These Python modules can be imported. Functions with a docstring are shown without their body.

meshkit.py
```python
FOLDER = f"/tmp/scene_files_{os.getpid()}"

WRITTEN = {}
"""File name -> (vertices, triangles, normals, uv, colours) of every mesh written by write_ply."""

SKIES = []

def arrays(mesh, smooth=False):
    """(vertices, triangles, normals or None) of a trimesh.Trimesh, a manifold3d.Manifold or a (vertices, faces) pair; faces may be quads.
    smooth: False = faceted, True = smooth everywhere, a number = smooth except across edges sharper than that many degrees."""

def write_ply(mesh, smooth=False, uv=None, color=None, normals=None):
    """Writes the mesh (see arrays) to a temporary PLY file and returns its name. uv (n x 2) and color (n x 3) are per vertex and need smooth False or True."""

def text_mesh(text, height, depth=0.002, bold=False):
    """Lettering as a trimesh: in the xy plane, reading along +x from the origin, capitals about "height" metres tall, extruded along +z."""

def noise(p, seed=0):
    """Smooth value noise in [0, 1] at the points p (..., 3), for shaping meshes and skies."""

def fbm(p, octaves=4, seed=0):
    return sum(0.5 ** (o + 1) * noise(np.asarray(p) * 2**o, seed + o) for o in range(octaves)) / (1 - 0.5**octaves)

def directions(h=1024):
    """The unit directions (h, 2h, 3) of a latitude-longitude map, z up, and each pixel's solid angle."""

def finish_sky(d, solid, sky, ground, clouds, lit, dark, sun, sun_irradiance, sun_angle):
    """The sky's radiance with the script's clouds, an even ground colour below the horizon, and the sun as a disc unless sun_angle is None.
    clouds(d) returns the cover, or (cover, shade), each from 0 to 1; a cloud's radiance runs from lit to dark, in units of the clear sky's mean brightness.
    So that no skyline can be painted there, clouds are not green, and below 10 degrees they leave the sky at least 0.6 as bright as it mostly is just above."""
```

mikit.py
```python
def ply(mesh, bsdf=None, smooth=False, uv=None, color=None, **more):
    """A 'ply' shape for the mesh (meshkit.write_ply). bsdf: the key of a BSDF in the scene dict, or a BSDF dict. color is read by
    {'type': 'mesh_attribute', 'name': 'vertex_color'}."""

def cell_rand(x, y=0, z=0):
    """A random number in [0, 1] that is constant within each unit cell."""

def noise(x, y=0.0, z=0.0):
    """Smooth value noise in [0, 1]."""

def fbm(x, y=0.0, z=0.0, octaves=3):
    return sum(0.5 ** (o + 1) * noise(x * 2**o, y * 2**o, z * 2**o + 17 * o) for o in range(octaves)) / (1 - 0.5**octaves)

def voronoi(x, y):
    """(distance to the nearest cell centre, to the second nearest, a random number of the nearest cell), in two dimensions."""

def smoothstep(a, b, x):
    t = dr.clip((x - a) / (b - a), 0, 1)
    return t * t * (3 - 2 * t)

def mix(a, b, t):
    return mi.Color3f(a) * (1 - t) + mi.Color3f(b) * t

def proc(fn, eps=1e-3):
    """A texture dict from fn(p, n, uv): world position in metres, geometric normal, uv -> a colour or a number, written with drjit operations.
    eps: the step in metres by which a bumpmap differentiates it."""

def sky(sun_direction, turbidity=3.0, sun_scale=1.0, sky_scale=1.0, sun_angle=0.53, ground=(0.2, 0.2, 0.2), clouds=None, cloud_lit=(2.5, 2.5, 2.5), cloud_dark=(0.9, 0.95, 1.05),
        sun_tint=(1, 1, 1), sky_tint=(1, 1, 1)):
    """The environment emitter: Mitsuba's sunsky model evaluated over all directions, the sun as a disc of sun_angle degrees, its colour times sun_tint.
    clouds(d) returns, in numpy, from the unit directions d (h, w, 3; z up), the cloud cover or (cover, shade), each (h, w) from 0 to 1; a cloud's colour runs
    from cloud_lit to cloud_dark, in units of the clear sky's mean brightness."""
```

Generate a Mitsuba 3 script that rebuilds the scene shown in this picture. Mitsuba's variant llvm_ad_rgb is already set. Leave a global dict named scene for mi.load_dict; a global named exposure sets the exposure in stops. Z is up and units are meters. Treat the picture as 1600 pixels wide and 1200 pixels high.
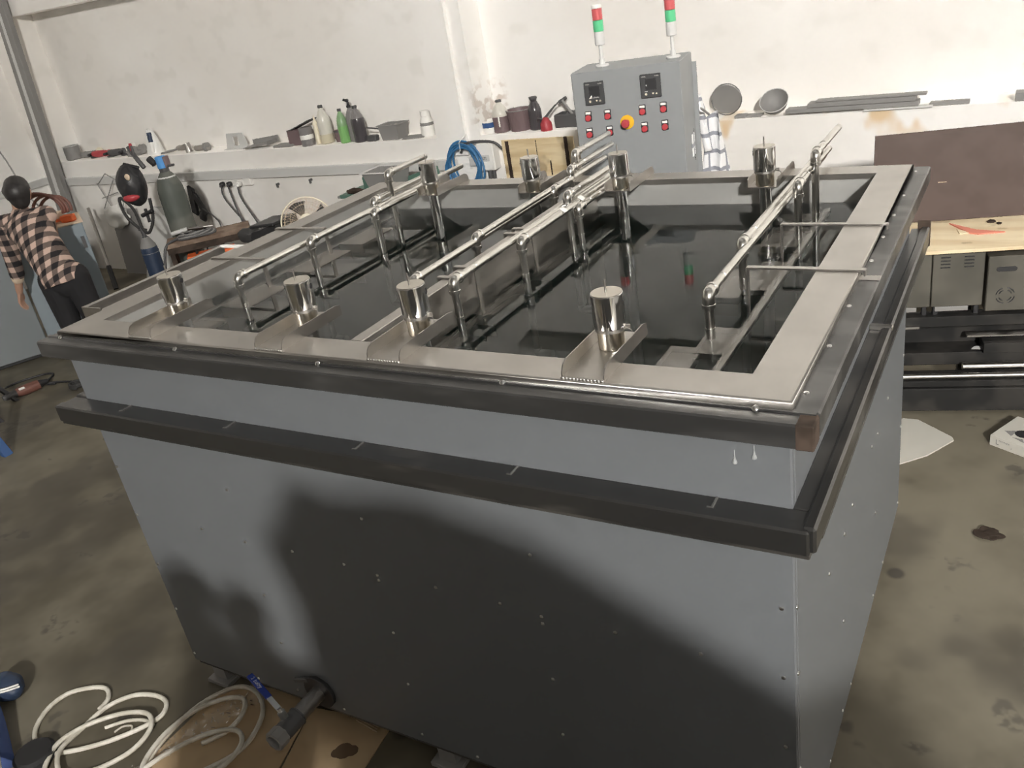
import math, random
import numpy as np, trimesh, mitsuba as mi, drjit as dr
import manifold3d as m3
import mikit, meshkit
from mikit import proc, noise, fbm, voronoi, smoothstep, mix
from shapely.geometry import Polygon, box as sbox, Point

T = mi.ScalarTransform4f
random.seed(7); np.random.seed(7)
scene, labels = {}, {}

# ------------------------------------------------------------------ camera, light, exposure
C = np.array([0.37305, -1.53787, 2.44735])
FW = np.array([-0.497433, 0.753244, -0.430328])
YAW, PITCH, ROLL, FOC = -0.583643, 0.444856, -0.174310, 1354.61
def cam_axes():
    r0 = np.array([math.cos(YAW), -math.sin(YAW), 0]); u0 = np.cross(r0, FW)
    return r0*math.cos(ROLL) + u0*math.sin(ROLL), -r0*math.sin(ROLL) + u0*math.cos(ROLL)
RT, UP = cam_axes()
scene['camera'] = {'type': 'perspective', 'fov': math.degrees(2*math.atan(800/FOC)), 'fov_axis': 'x', 'near_clip': 0.05, 'far_clip': 60.0,
                   'to_world': T().look_at(origin=C.tolist(), target=(C+FW).tolist(), up=UP.tolist())}
exposure = 0.0
KEY = (2500.0, 2420.0, 2280.0)      # unseen high light behind right, placed for the shadows on the front panel
AMB = (.6, .6, .6)       # unseen side and roof panes, placed to brighten the shaded sides

ROOM = dict(x0=-9.5, x1=6.0, y0=-8.0, y1=5.2, z1=6.6)
def rgb(c): return {'type': 'rgb', 'value': [float(v) for v in c]}
def unseen_pane_light(lum): return {'type': 'area', 'radiance': rgb(lum)}

# ------------------------------------------------------------------ helpers
def arr(*p): return np.array(p, float)
def cat(*ms): return trimesh.util.concatenate([m for m in ms])
def tm(man):
    m = man.to_mesh(); return trimesh.Trimesh(m.vert_properties[:, :3], m.tri_verts, process=False)
def man(t):
    return m3.Manifold(m3.Mesh(np.asarray(t.vertices, np.float32), np.asarray(t.faces, np.uint32)))
def hull(pts): return trimesh.Trimesh(np.asarray(pts, float)).convex_hull if False else trimesh.convex.convex_hull(np.asarray(pts, float))
def bx(x0, x1, y0, y1, z0, z1, b=0.0):
    lo, hi = np.minimum((x0, y0, z0), (x1, y1, z1)), np.maximum((x0, y0, z0), (x1, y1, z1))
    b = min(b, *((hi-lo)*0.45))
    if b <= 0:
        m = trimesh.creation.box(extents=hi-lo); m.apply_translation((lo+hi)/2); return m
    pts = []
    for i in range(3):
        l, h = lo+b, hi-b; l = l.copy(); h = h.copy(); l[i], h[i] = lo[i], hi[i]
        for a in (l[0], h[0]):
            for c in (l[1], h[1]):
                for d in (l[2], h[2]): pts.append((a, c, d))
    return hull(pts)
def frame_of(d):
    d = np.asarray(d, float)/np.linalg.norm(d); a = arr(0, 0, 1) if abs(d[2]) < .9 else arr(1, 0, 0)
    u = np.cross(d, a); u /= np.linalg.norm(u); return u, np.cross(d, u), d
def obox(c, ax, ay, az, b=0.0):
    """oriented box: centre c, half-axis vectors"""
    L = [np.linalg.norm(v) for v in (ax, ay, az)]
    m = bx(-L[0], L[0], -L[1], L[1], -L[2], L[2], b)
    M = np.eye(4); M[:3, 0], M[:3, 1], M[:3, 2] = ax/L[0], ay/L[1], az/L[2]; M[:3, 3] = c
    m.apply_transform(M)
    if np.linalg.det(M[:3, :3]) < 0: m.invert()
    return m
def tube(pts, r, n=12, caps=True, closed=False):
    """round bar swept along points; r is a number or one per point"""
    p = np.asarray(pts, float); k = len(p); rr = np.broadcast_to(r, k)
    t = np.gradient(p, axis=0) if not closed else np.roll(p, -1, 0)-np.roll(p, 1, 0)
    t /= np.linalg.norm(t, axis=1, keepdims=True)+1e-12
    u, _, _ = frame_of(t[0]); V = []
    for i in range(k):
        u = u-t[i]*(u@t[i]); u /= np.linalg.norm(u); w = np.cross(t[i], u)
        a = np.arange(n)*2*np.pi/n
        V.append(p[i]+rr[i]*(np.cos(a)[:, None]*u+np.sin(a)[:, None]*w))
    V = np.vstack(V); F = []
    for i in range(k if closed else k-1):
        j = (i+1) % k
        for s in range(n):
            a, b, c, d = i*n+s, i*n+(s+1) % n, j*n+(s+1) % n, j*n+s
            F += [(a, b, c), (a, c, d)]
    if caps and not closed:
        V = np.vstack([V, p[0], p[-1]]); q = k*n
        for s in range(n):
            F += [(q, (s+1) % n, s), (q+1, (k-1)*n+s, (k-1)*n+(s+1) % n)]
    return trimesh.Trimesh(V, F, process=False)
def fillet(pts, rad, n=6):
    """polyline with rounded corners"""
    p = [np.asarray(q, float) for q in pts]; out = [p[0]]
    for i in range(1, len(p)-1):
        a, b = p[i-1]-p[i], p[i+1]-p[i]; la, lb = np.linalg.norm(a), np.linalg.norm(b); d = min(rad, la*.49, lb*.49)
        A, B = p[i]+a/la*d, p[i]+b/lb*d
        for t in np.linspace(0, 1, n+1): out.append((1-t)**2*A+2*t*(1-t)*p[i]+t*t*B)
    out.append(p[-1]); return np.array(out)
def spline(pts, n=8, closed=False):
    p = np.asarray(pts, float); k = len(p); out = []
    g = (lambda i: p[i % k]) if closed else (lambda i: p[min(max(i, 0), k-1)])
    for i in range(k if closed else k-1):
        a, b, c, d = g(i-1), g(i), g(i+1), g(i+2)
        for t in np.linspace(0, 1, n, endpoint=False):
            out.append(.5*((2*b)+(c-a)*t+(2*a-5*b+4*c-d)*t*t+(3*b-a-3*c+d)*t**3))
    if not closed: out.append(p[-1])
    return np.array(out)
def lathe(prof, at=(0, 0, 0), n=28, axis=(0, 0, 1)):
    m = trimesh.creation.revolve(np.asarray(prof, float), sections=n)
    u, v, d = frame_of(axis); M = np.eye(4); M[:3, 0], M[:3, 1], M[:3, 2] = u, v, d
    if np.linalg.det(M[:3, :3]) < 0: M[:3, 0] *= -1
    M[:3, 3] = at; m.apply_transform(M)
    if m.volume < 0: m.invert()
    return m
def cyl(a, b, r, n=20, bevel=0.0):
    a, b = np.asarray(a, float), np.asarray(b, float); h = np.linalg.norm(b-a); c = min(bevel, r*.5, h*.4)
    pr = [(0, 0), (r-c, 0), (r, c), (r, h-c), (r-c, h), (0, h)] if c > 0 else [(0, 0), (r, 0), (r, h), (0, h)]
    return lathe(pr, a, n, b-a)
def prism(poly, h, origin, ax, ay):
    """extrude the 2-D polygon (in ax, ay axes) by h along ax x ay"""
    if not isinstance(poly, Polygon): poly = Polygon(poly)
    m = trimesh.creation.extrude_polygon(poly, h, engine='earcut'); ax, ay = np.asarray(ax, float), np.asarray(ay, float)
    M = np.eye(4); M[:3, 0], M[:3, 1], M[:3, 2], M[:3, 3] = ax, ay, np.cross(ax, ay), origin; m.apply_transform(M); return m
def text(s, h, origin, ax, ay, depth=.0006, bold=False, center=False):
    m = meshkit.text_mesh(s, h, depth, bold)
    if center: m.apply_translation((-m.bounds[:, 0].mean(), 0, 0))
    ax, ay = np.asarray(ax, float), np.asarray(ay, float)
    M = np.eye(4); M[:3, 0], M[:3, 1], M[:3, 2], M[:3, 3] = ax, ay, np.cross(ax, ay), origin; m.apply_transform(M); return m
def blob(c, r, seed=0, amp=.2, sub=3):
    m = trimesh.creation.icosphere(subdivisions=sub); n = meshkit.noise(m.vertices*1.9+seed*7.3, seed)
    m.vertices *= (1+amp*(2*n-1))[:, None]; m.vertices *= np.asarray(r, float); m.apply_translation(c); return m

def numbered(k):
    if not any(x == k or x.startswith(k+'__') for x in scene) and k not in labels: return k
    i = 1
    while any(x == f'{k}_{i:03d}' or x.startswith(f'{k}_{i:03d}__') for x in scene) or f'{k}_{i:03d}' in labels: i += 1
    return f'{k}_{i:03d}'
def put(name, mesh, bsdf, parent=None, smooth=35, label=None, **kw):
    key = numbered((parent+'__' if parent else '')+name)
    if isinstance(mesh, (list, tuple)): mesh = cat(*mesh)
    scene[key] = mikit.ply(mesh, bsdf, smooth=smooth, **kw)
    if label: labels[key] = {'label': label}
    return key
def thing(name, label, category, group=None):
    key = numbered(name); labels[key] = {'label': label, 'category': category}
    if group: labels[key]['group'] = group
    return key
def single(name, mesh, bsdf, label, category, group=None, smooth=35, **kw):
    key = put(name, mesh, bsdf, None, smooth, **kw); labels[key] = {'label': label, 'category': category}
    if group: labels[key]['group'] = group
    return key
def struct(name, mesh, bsdf, label=None, parent=None, smooth=False, **kw):
    key = put(name, mesh, bsdf, parent, smooth, **kw)
    if not parent: labels[key] = {'kind': 'structure', 'label': label or name.replace('_', ' ')}
    return key

# ------------------------------------------------------------------ materials
def mat(name, color, rough=.5, metallic=0., spec=.5, **kw):
    scene[name] = {'type': 'twosided', 'bsdf': {'type': 'principled', 'base_color': color if isinstance(color, dict) else rgb(color),
                   'roughness': rough, 'metallic': float(metallic), **({} if metallic else {'specular': float(spec)}), **kw}}
def mottled(a, b, s, lo=.35, hi=.65, oct=3):
    return proc(lambda p, n, uv: mix(a, b, smoothstep(lo, hi, fbm(p.x*s, p.y*s, p.z*s, oct))))
def wall_col(p, n, uv):
    f = fbm(p.x*.9, p.y*.9, p.z*.9, 4); g = fbm(p.x*5+3, p.y*5, p.z*5, 3)
    c = mix((.80, .775, .74), (.86, .845, .82), smoothstep(.3, .7, f)); c = mix(c, (.70, .68, .64), .35*smoothstep(.58, .8, g))
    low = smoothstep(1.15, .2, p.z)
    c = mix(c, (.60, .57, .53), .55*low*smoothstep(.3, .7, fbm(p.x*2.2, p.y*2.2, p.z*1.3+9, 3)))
    # rust and oil runs under the right-hand ledge, dirt on the jamb corner
    band = smoothstep(1.02, 1.2, p.z)*smoothstep(1.275, 1.25, p.z)*smoothstep(-2.2, -1.5, p.x)
    c = mix(c, (.62, .43, .22), .8*band*smoothstep(.55, .75, fbm(p.x*6, 1.0, p.z*3, 3)))
    s = smoothstep(.14, .02, dr.abs(p.x+3.45))*smoothstep(1.25, 1.3, p.z)*smoothstep(1.75, 1.5, p.z)
    c = mix(c, (.42, .33, .27), .6*s*smoothstep(.45, .65, fbm(p.x*16, p.y*16, p.z*16, 3)))
    return c
mat('plaster', proc(wall_col), .9, spec=.2)
mat('plaster_dim', (.45, .44, .42), .9, spec=.2)  # grey on the unseen walls, chosen to limit bounced light
mat('roof_metal', (.30, .30, .30), .7)  # dark unseen roof, also holds down the bounce
def floor_col(p, n, uv):
    f = fbm(p.x*.8, p.y*.8, 0, 4); g = fbm(p.x*4.5, p.y*4.5, 5, 4); h = fbm(p.x*22, p.y*22, 9, 3)
    c = mix((.080, .070, .049), (.162, .146, .110), smoothstep(.3, .68, .6*f+.4*g))
    c = mix(c, (.05, .044, .035), .6*smoothstep(.56, .72, fbm(p.x*1.7+11, p.y*1.7, 2, 4)))
    c = mix(c, (.05, .045, .04), .6*smoothstep(.66, .74, g)*smoothstep(.4, .6, h))
    d, _, w = voronoi(p.x*2.3, p.y*2.3)
    return mix(c, (.04, .036, .032), .8*smoothstep(.10, .05, d)*smoothstep(.72, .8, w))
mat('concrete', proc(floor_col), proc(lambda p, n, uv: .45+.35*fbm(p.x*3, p.y*3, 0, 3)), spec=.4)
mat('paint', (.114, .121, .129), .45, spec=.4)
mat('cabinet_paint', (.235, .245, .252), .45, spec=.4)
def brushed(a, b, sx, sy, sz):
    return proc(lambda p, n, uv: mix(a, b, fbm(p.x*sx, p.y*sy, p.z*sz, 3)))
mat('stainless', brushed((.44, .42, .395), (.57, .545, .515), 9, 9, 9), proc(lambda p, n, uv: .27+.16*fbm(p.x*5, p.y*5, p.z*5, 3)), 1.)
mat('liner_steel', brushed((.46, .46, .45), (.68, .675, .655), 4, 4, 4), proc(lambda p, n, uv: .38+.28*fbm(p.x*3, p.y*3, p.z*3, 3)), .80)
mat('pipe_steel', (.68, .665, .63), .2, 1.)
mat('chrome', (.86, .86, .85), .06, 1.)
mat('collar_metal', (.82, .785, .70), .17, 1.)
mat('disc_metal', (.66, .62, .55), .3, 1.)
mat('weld', (.55, .53, .50), .4, 1.)
def mill(p, n, uv):
    f = fbm(p.x*2.5, p.y*7, p.z*7, 4)
    return mix((.018, .018, .018), (.05, .049, .048), smoothstep(.42, .7, f))
mat('black_steel', proc(mill), proc(lambda p, n, uv: .2+.25*fbm(p.x*4, p.y*9, p.z*9, 3)), spec=.75)
mat('black_tube', proc(lambda p, n, uv: mix((.014, .0138, .0135), (.04, .037, .034), smoothstep(.5, .72, fbm(p.x*3, p.y*3, p.z*12, 4)))), .28, spec=.7)
mat('bare_steel', (.42, .40, .38), .35, 1.)
mat('rusty', mottled((.03, .022, .017), (.06, .043, .034), 14), .7, spec=.15)
mat('screw_metal', (.8, .8, .78), .16, 1.)
mat('black', (.018, .018, .02), .45)
mat('matte_black', (.012, .012, .013), .8)
mat('rubber', (.03, .03, .03), .7)
mat('dark_grey', (.07, .07, .072), .5)
mat('control_black', (.04, .041, .043), .5)
mat('shaded_stock_black', mottled((.012, .012, .012), (.03, .028, .026), 8), .6, spec=.25)  # black steel painted darker for the shade under the bench
mat('mid_grey', (.22, .215, .21), .6)
mat('light_grey', (.55, .55, .54), .5)
mat('white', (.78, .77, .74), .5)
mat('cream', (.72, .66, .52), .5)
mat('red', (.42, .05, .06), .4)
mat('dull_red', (.33, .035, .045), .5)
mat('yellow', (.72, .42, .03), .4)
mat('orange', (.83, .17, .05), .5)
mat('lamp_red', (.52, .10, .105), .3)  # red lens with veiling glare mixed into its colour
mat('lamp_green', (.10, .50, .24), .3)  # green lens, glare mixed in likewise
mat('blue_paint', (.035, .085, .22), .5)
mat('navy', (.02, .035, .07), .55)
mat('blue_cloth', (.045, .075, .20), .85)
mat('hose_blue', (.035, .14, .30), .45)
mat('lever_blue', (.012, .03, .20), .4)
mat('cap_blue', (.08, .28, .62), .6)
mat('cyl_green', mottled((.075, .085, .075), (.12, .125, .11), 6), .6)
mat('chest_blue', (.20, .24, .27), .5)
mat('chest_grey', (.19, .21, .22), .5)
mat('green', (.075, .145, .115), .5)
mat('bench_wood', mottled((.13, .085, .06), (.22, .16, .12), 9), .7)
mat('cardboard', mottled((.34, .24, .14), (.42, .31, .19), 5), .85)
mat('cardboard_wet', (.10, .065, .04), .5)
mat('hose_white', mottled((.52, .49, .42), (.66, .63, .56), 25), .5)
mat('hose_brown', (.15, .065, .05), .5)
def ply_col(p, n, uv):
    g = fbm(p.x*3, p.y*3, p.z*18, 4); c = mix((.56, .43, .25), (.70, .58, .38), smoothstep(.3, .7, g))
    return mix(c, (.20, .14, .08), .6*smoothstep(.62, .74, fbm(p.x*7, p.y*5, p.z*5, 3)))
mat('plywood', proc(ply_col), .75)
def plytop_col(p, n, uv):
    g = fbm(p.x*2.5, p.y*14, p.z*3, 4); c = mix((.62, .49, .31), (.74, .63, .44), smoothstep(.3, .7, g))
    return mix(c, (.30, .22, .14), .5*smoothstep(.68, .78, fbm(p.x*9, p.y*9, p.z*5, 3)))
mat('plywood_pale', proc(plytop_col), .7)
mat('film_board', mottled((.068, .045, .038), (.078, .053, .046), 9), .55, spec=.3)
mat('galvanised', mottled((.085, .081, .069), (.115, .108, .092), 5), .42, .3)  # box metal darkened to carry the shade below the bench top
mat('drip_paint', (.25, .26, .26), .4)
mat('dimmed_white', (.50, .485, .44), .7)  # white greyed down for the dimmer light on the right floor
mat('pink', (.66, .24, .17), .7)
mat('clear_plastic', (.80, .80, .78), .3)
mat('bag_plastic', (.70, .69, .66), .35)
mat('tan', (.62, .50, .38), .7)
mat('skin', (.42, .25, .18), .55)
mat('hair', (.018, .016, .016), .5)
mat('trousers', (.010, .010, .012), .85)
def plaid(p, n, uv):
    a = smoothstep(.46, .54, dr.abs((uv.x-dr.floor(uv.x))*2-1)); b = smoothstep(.46, .54, dr.abs((uv.y-dr.floor(uv.y))*2-1))
    return mix((.022, .020, .022), (.54, .40, .34), .5*(a+b)*(.45+.55*a*b))
mat('plaid', proc(plaid), .9, spec=.2)
def check(p, n, uv):
    def s(v, w): return smoothstep(w, w-.06, dr.abs((v-dr.floor(v))*2-1))
    return mix((.72, .72, .73), (.15, .16, .20), dr.clip(s(p.z*11, .25)+s(p.x*9+p.y*9, .2), 0, 1)*.8)
mat('check_cloth', proc(check), .9, spec=.2)
mat('glint_metal', (.75, .74, .72), .12, 1.)  # bright metal for the glints put on the plastic wrap
mat('bottle_brown', (.16, .10, .09), .25)
mat('purple', (.15, .105, .11), .5)
scene['wrap_film'] = {'type': 'thindielectric', 'int_ior': 1.5}
def bottle_mat(name, tint, trans=.6):
    scene[name] = {'type': 'twosided', 'bsdf': {'type': 'principled', 'base_color': rgb(tint), 'roughness': .18, 'specular': .6}}
bottle_mat('pet_clear', (.62, .60, .54)); bottle_mat('pet_green', (.22, .36, .19)); bottle_mat('pet_green_liquid', (.20, .42, .15)); bottle_mat('pet_dark', (.20, .19, .19)); bottle_mat('dark_liquid', (.06, .055, .06)); bottle_mat('pale_liquid', (.55, .50, .38))
scene['unseen_pane'] = {'type': 'diffuse', 'reflectance': rgb((.5, .5, .5))}
scene['water'] = {'type': 'dielectric', 'int_ior': 1.33, 'ext_ior': 1.0}

# ------------------------------------------------------------------ the hall
R_ = ROOM; LED = 1.26
struct('floor', bx(R_['x0']-.3, R_['x1']+.3, R_['y0']-.3, R_['y1'], -.3, 0), 'concrete', 'stained grey-brown concrete workshop floor')
struct('ceiling', bx(R_['x0']-.3, R_['x1']+.3, R_['y0']-.3, R_['y1'], R_['z1'], R_['z1']+.2), 'roof_metal', 'metal roof of the workshop, out of view')
wb = [bx(-9.5, 6, 4.5, 5.2, 0, LED), bx(-9.5, -9.1, 4.5, 5.2, LED, 6.6), bx(-9.1, -3.93, 4.5, 5.2, 2.78, 6.6), bx(-9.1, -3.93, 4.80, 5.2, LED, 2.78),
      bx(-3.93, -3.76, 4.5, 5.2, LED, 6.6), bx(-3.76, -3.62, 4.46, 5.2, 1.12, 6.6), bx(-3.62, -3.50, 4.5, 5.2, LED, 6.6), bx(-3.5, 6, 4.5, 5.2, 3.6, 6.6), bx(-3.5, 6, 4.78, 5.2, LED, 3.6)]
struct('wall_back', cat(*wb), 'plaster', 'white plastered back wall with recessed bays, pilaster and a long ledge')
struct('wall_left', bx(-9.8, -9.5, -8.3, 5.2, 0, 6.6), 'plaster', 'white plastered left wall')
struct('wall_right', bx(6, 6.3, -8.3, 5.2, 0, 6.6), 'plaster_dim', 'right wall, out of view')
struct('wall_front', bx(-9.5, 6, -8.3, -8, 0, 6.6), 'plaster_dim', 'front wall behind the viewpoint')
struct('trim_1', [bx(-9.1, -3.76, 4.455, 4.5, 1.0, 1.085, .004), bx(-3.62, -3.40, 4.455, 4.5, 1.03, 1.10, .004)], 'light_grey', 'grey horizontal rail along the back wall below the ledge')
struct('trim_2', bx(-9.5, -9.46, 1.0, 4.5, 1.02, 1.10, .004), 'light_grey', 'pale horizontal rail on the left wall')

def unseen_window(i, c, ax, ay, w, h, lum, bars=2):
    """unseen framed pane, placed to light the hall: c centre on the wall face, ax across, ay up; light leaves along ax x ay"""
    ax, ay = np.asarray(ax, float), np.asarray(ay, float); nn = np.cross(ax, ay); k = f'unseen_window_{i}'
    struct(k, prism([(-w/2, -h/2), (w/2, -h/2), (w/2, h/2), (-w/2, h/2)], .01, np.asarray(c)+nn*.012, ax, ay), 'unseen_pane', 'unseen frosted pane placed to light the hall, out of view')
    scene[k]['emitter'] = unseen_pane_light(lum)
    fr = []
    for s in (-1, 1):
        fr += [obox(np.asarray(c)+nn*.03+ax*s*(w/2+.025), ax*.03, ay*(h/2+.05), nn*.03), obox(np.asarray(c)+nn*.03+ay*s*(h/2+.025), ax*(w/2+.05), ay*.03, nn*.03)]
    for b in range(1, bars):
        fr.append(obox(np.asarray(c)+nn*.03+ax*(w*(b/bars-.5)), ax*.015, ay*h/2, nn*.025))
    struct('unseen_frame', cat(*fr), 'mid_grey', parent=k)
unseen_window(1, (4.3, -8.0, 5.75), (-1, 0, 0), (0, 0, 1), .55, .55, KEY, 1)
unseen_window(2, (6.0, 1.0, 3.4), (0, -1, 0), (0, 0, 1), 4.0, 1.6, AMB, 4)
unseen_window(3, (-2.0, 1.5, 6.6), (1, 0, 0), (0, -1, 0), 5.0, 1.2, AMB, 5)

# ------------------------------------------------------------------ the tank
ZR, W, D, RI = 1.595, 2.4, 1.809, .103
ZW = 1.491
tank = thing('process_tank', 'large grey painted twin-bath process tank with stainless rim, filling the picture', 'tank')
put('front_panel', bx(-W, 0, 0, .02, .13, 1.575, .004), 'paint', tank, label='grey painted front panel')
put('side_panel', bx(-.02, 0, .0203, D-.0203, .13, 1.575, .004), 'paint', tank)
put('side_panel', bx(-W, -W+.02, .0203, D-.0203, .13, 1.575, .004), 'paint', tank)
put('back_panel', bx(-W, 0, D-.02, D, .13, 1.575, .004), 'paint', tank)
put('base_plate', bx(-W+.01, -.01, .01, D-.01, .11, .16), 'black_steel', tank)
for fx, fy in ((-2.33, .07), (-1.2, .07), (-.12, .07), (-2.33, 1.7), (-.12, 1.7)):
    put('foot', cat(bx(fx-.06, fx+.06, fy-.06, fy+.06, 0, .02, .003), bx(fx-.035, fx+.035, fy-.035, fy+.035, .02, .112)), 'mid_grey', tank)
# rim: mitred flange with a rolled outer edge
def rim_bar(a, b, inner_a, inner_b):
    e = .012; poly = [a, b, inner_b, inner_a]; pts = []
    c = np.mean(poly, 0)
    for q, zz, ins in [(p_, ZR-.022, 0) for p_ in poly]+[(p_, ZR-.008, 0) for p_ in poly]+[(p_, ZR, 1) for p_ in poly]:
        q = np.asarray(q, float)
        pts.append((*q, zz))
    return hull(pts)
def flange():
    outer = sbox(-W-.004, -.004, .004, D+.004); outer = outer
    rings = []
    def slab(inset, z0, z1):
        o = sbox(-W-.004+inset, -.004+inset, .004-inset, D+.004-inset); i = sbox(-W+RI, RI, -RI, D-RI)
        return prism(o.difference(i), z1-z0, (0, 0, z0), (1, 0, 0), (0, 1, 0))
    o = [(-.004, 0)]
    prof = [(0, ZR-.022), (0, ZR-.006)]+[(.006-.006*math.cos(a), ZR-.006+.006*math.sin(a)) for a in np.linspace(.3, math.pi/2, 5)]
    V, F = [], []
    loops = [(ins, z) for ins, z in prof]
    def loop(ins, z): return [(-W-.004+ins, -.004+ins, z), (.004-ins, -.004+ins, z), (.004-ins, D+.004-ins, z), (-W-.004+ins, D+.004-ins, z)]
    def iloop(z): return [(-W+RI, RI, z), (-RI, RI, z), (-RI, D-RI, z), (-W+RI, D-RI, z)]
    L = [loop(i, z) for i, z in loops]+[iloop(ZR), iloop(ZR-.022)]
    V = np.array([p for l in L for p in l]); k = len(L)
    for a in range(k):
        b = (a+1) % k
        for s in range(4):
            t = (s+1) % 4; F += [(a*4+s, a*4+t, b*4+t), (a*4+s, b*4+t, b*4+s)]
    return trimesh.Trimesh(V, F, process=False)
put('rim', flange(), 'stainless', tank, smooth=25, label='brushed stainless rim flange')
# liner walls, floor, divider
xi0, xi1, yi0, yi1 = -W+RI, -RI, RI, D-RI
zb = .32
put('liner', cat(bx(xi0-.015, xi0, yi0-.015, yi1+.015, zb, ZR-.02), bx(xi1, xi1+.015, yi0-.015, yi1+.015, zb, ZR-.02), bx(xi0, xi1, yi0-.015, yi0, zb, ZR-.02), bx(xi0, xi1, yi1, yi1+.015, zb, ZR-.02)), 'liner_steel', tank, smooth=False, label='stainless inner walls')
put('bath_floor', bx(xi0-.015, xi1+.015, yi0-.015, yi1+.015, zb-.02, zb), 'liner_steel', tank)
put('divider', cat(bx(-1.216, -1.172, yi0, yi1, ZR-.012, ZR, .003), bx(-1.205, -1.19, yi0, yi1, zb, ZR-.01), bx(-1.175, -1.171, yi0, yi1, ZR-.05, ZR-.002)), 'stainless', tank, label='narrow stainless divider between the two baths')
# bars bolted round the body
put('upper_bar', cat(bx(-2.46, .055, -.055, 0, 1.517, 1.573, .004), bx(-2.455, .05, -.012, 0, 1.573, 1.577)), 'black_steel', tank, label='dark steel bar under the front rim')
put('upper_bar', bx(.0, .055, 0, D+.03, 1.517, 1.573, .004), 'black_steel', tank)
put('upper_bar', bx(-2.455, -2.4, 0, D+.03, 1.517, 1.573, .004), 'black_steel', tank)
put('upper_bar', bx(-2.46, .055, D, D+.055, 1.517, 1.573, .004), 'black_steel', tank)
put('bar_end', bx(.018, .0555, -.0556, -.004, 1.516, 1.5735, .003), 'rusty', tank, label='brown bare end of the front bar')
def lower_front():
    return cat(bx(-2.46, .05, -.05, 0, 1.330, 1.338, .002), bx(-2.46, .05, -.085, -.048, 1.283, 1.345, .005), bx(-2.46, .05, -.078, -.0, 1.272, 1.283, .002))
put('lower_bar', lower_front(), 'black_tube', tank, label='dark steel channel bar round the lower body')
put('lower_bar', cat(bx(0, .035, -.0, D+.06, 1.330, 1.340, .002), bx(.033, .062, -.075, D+.06, 1.285, 1.349, .006), bx(0, .06, 0, D+.06, 1.272, 1.283, .002)), 'black_tube', tank)
put('lower_bar', cat(bx(-2.46, -2.4, .0, D+.06, 1.275, 1.343, .004)), 'black_tube', tank)
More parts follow.
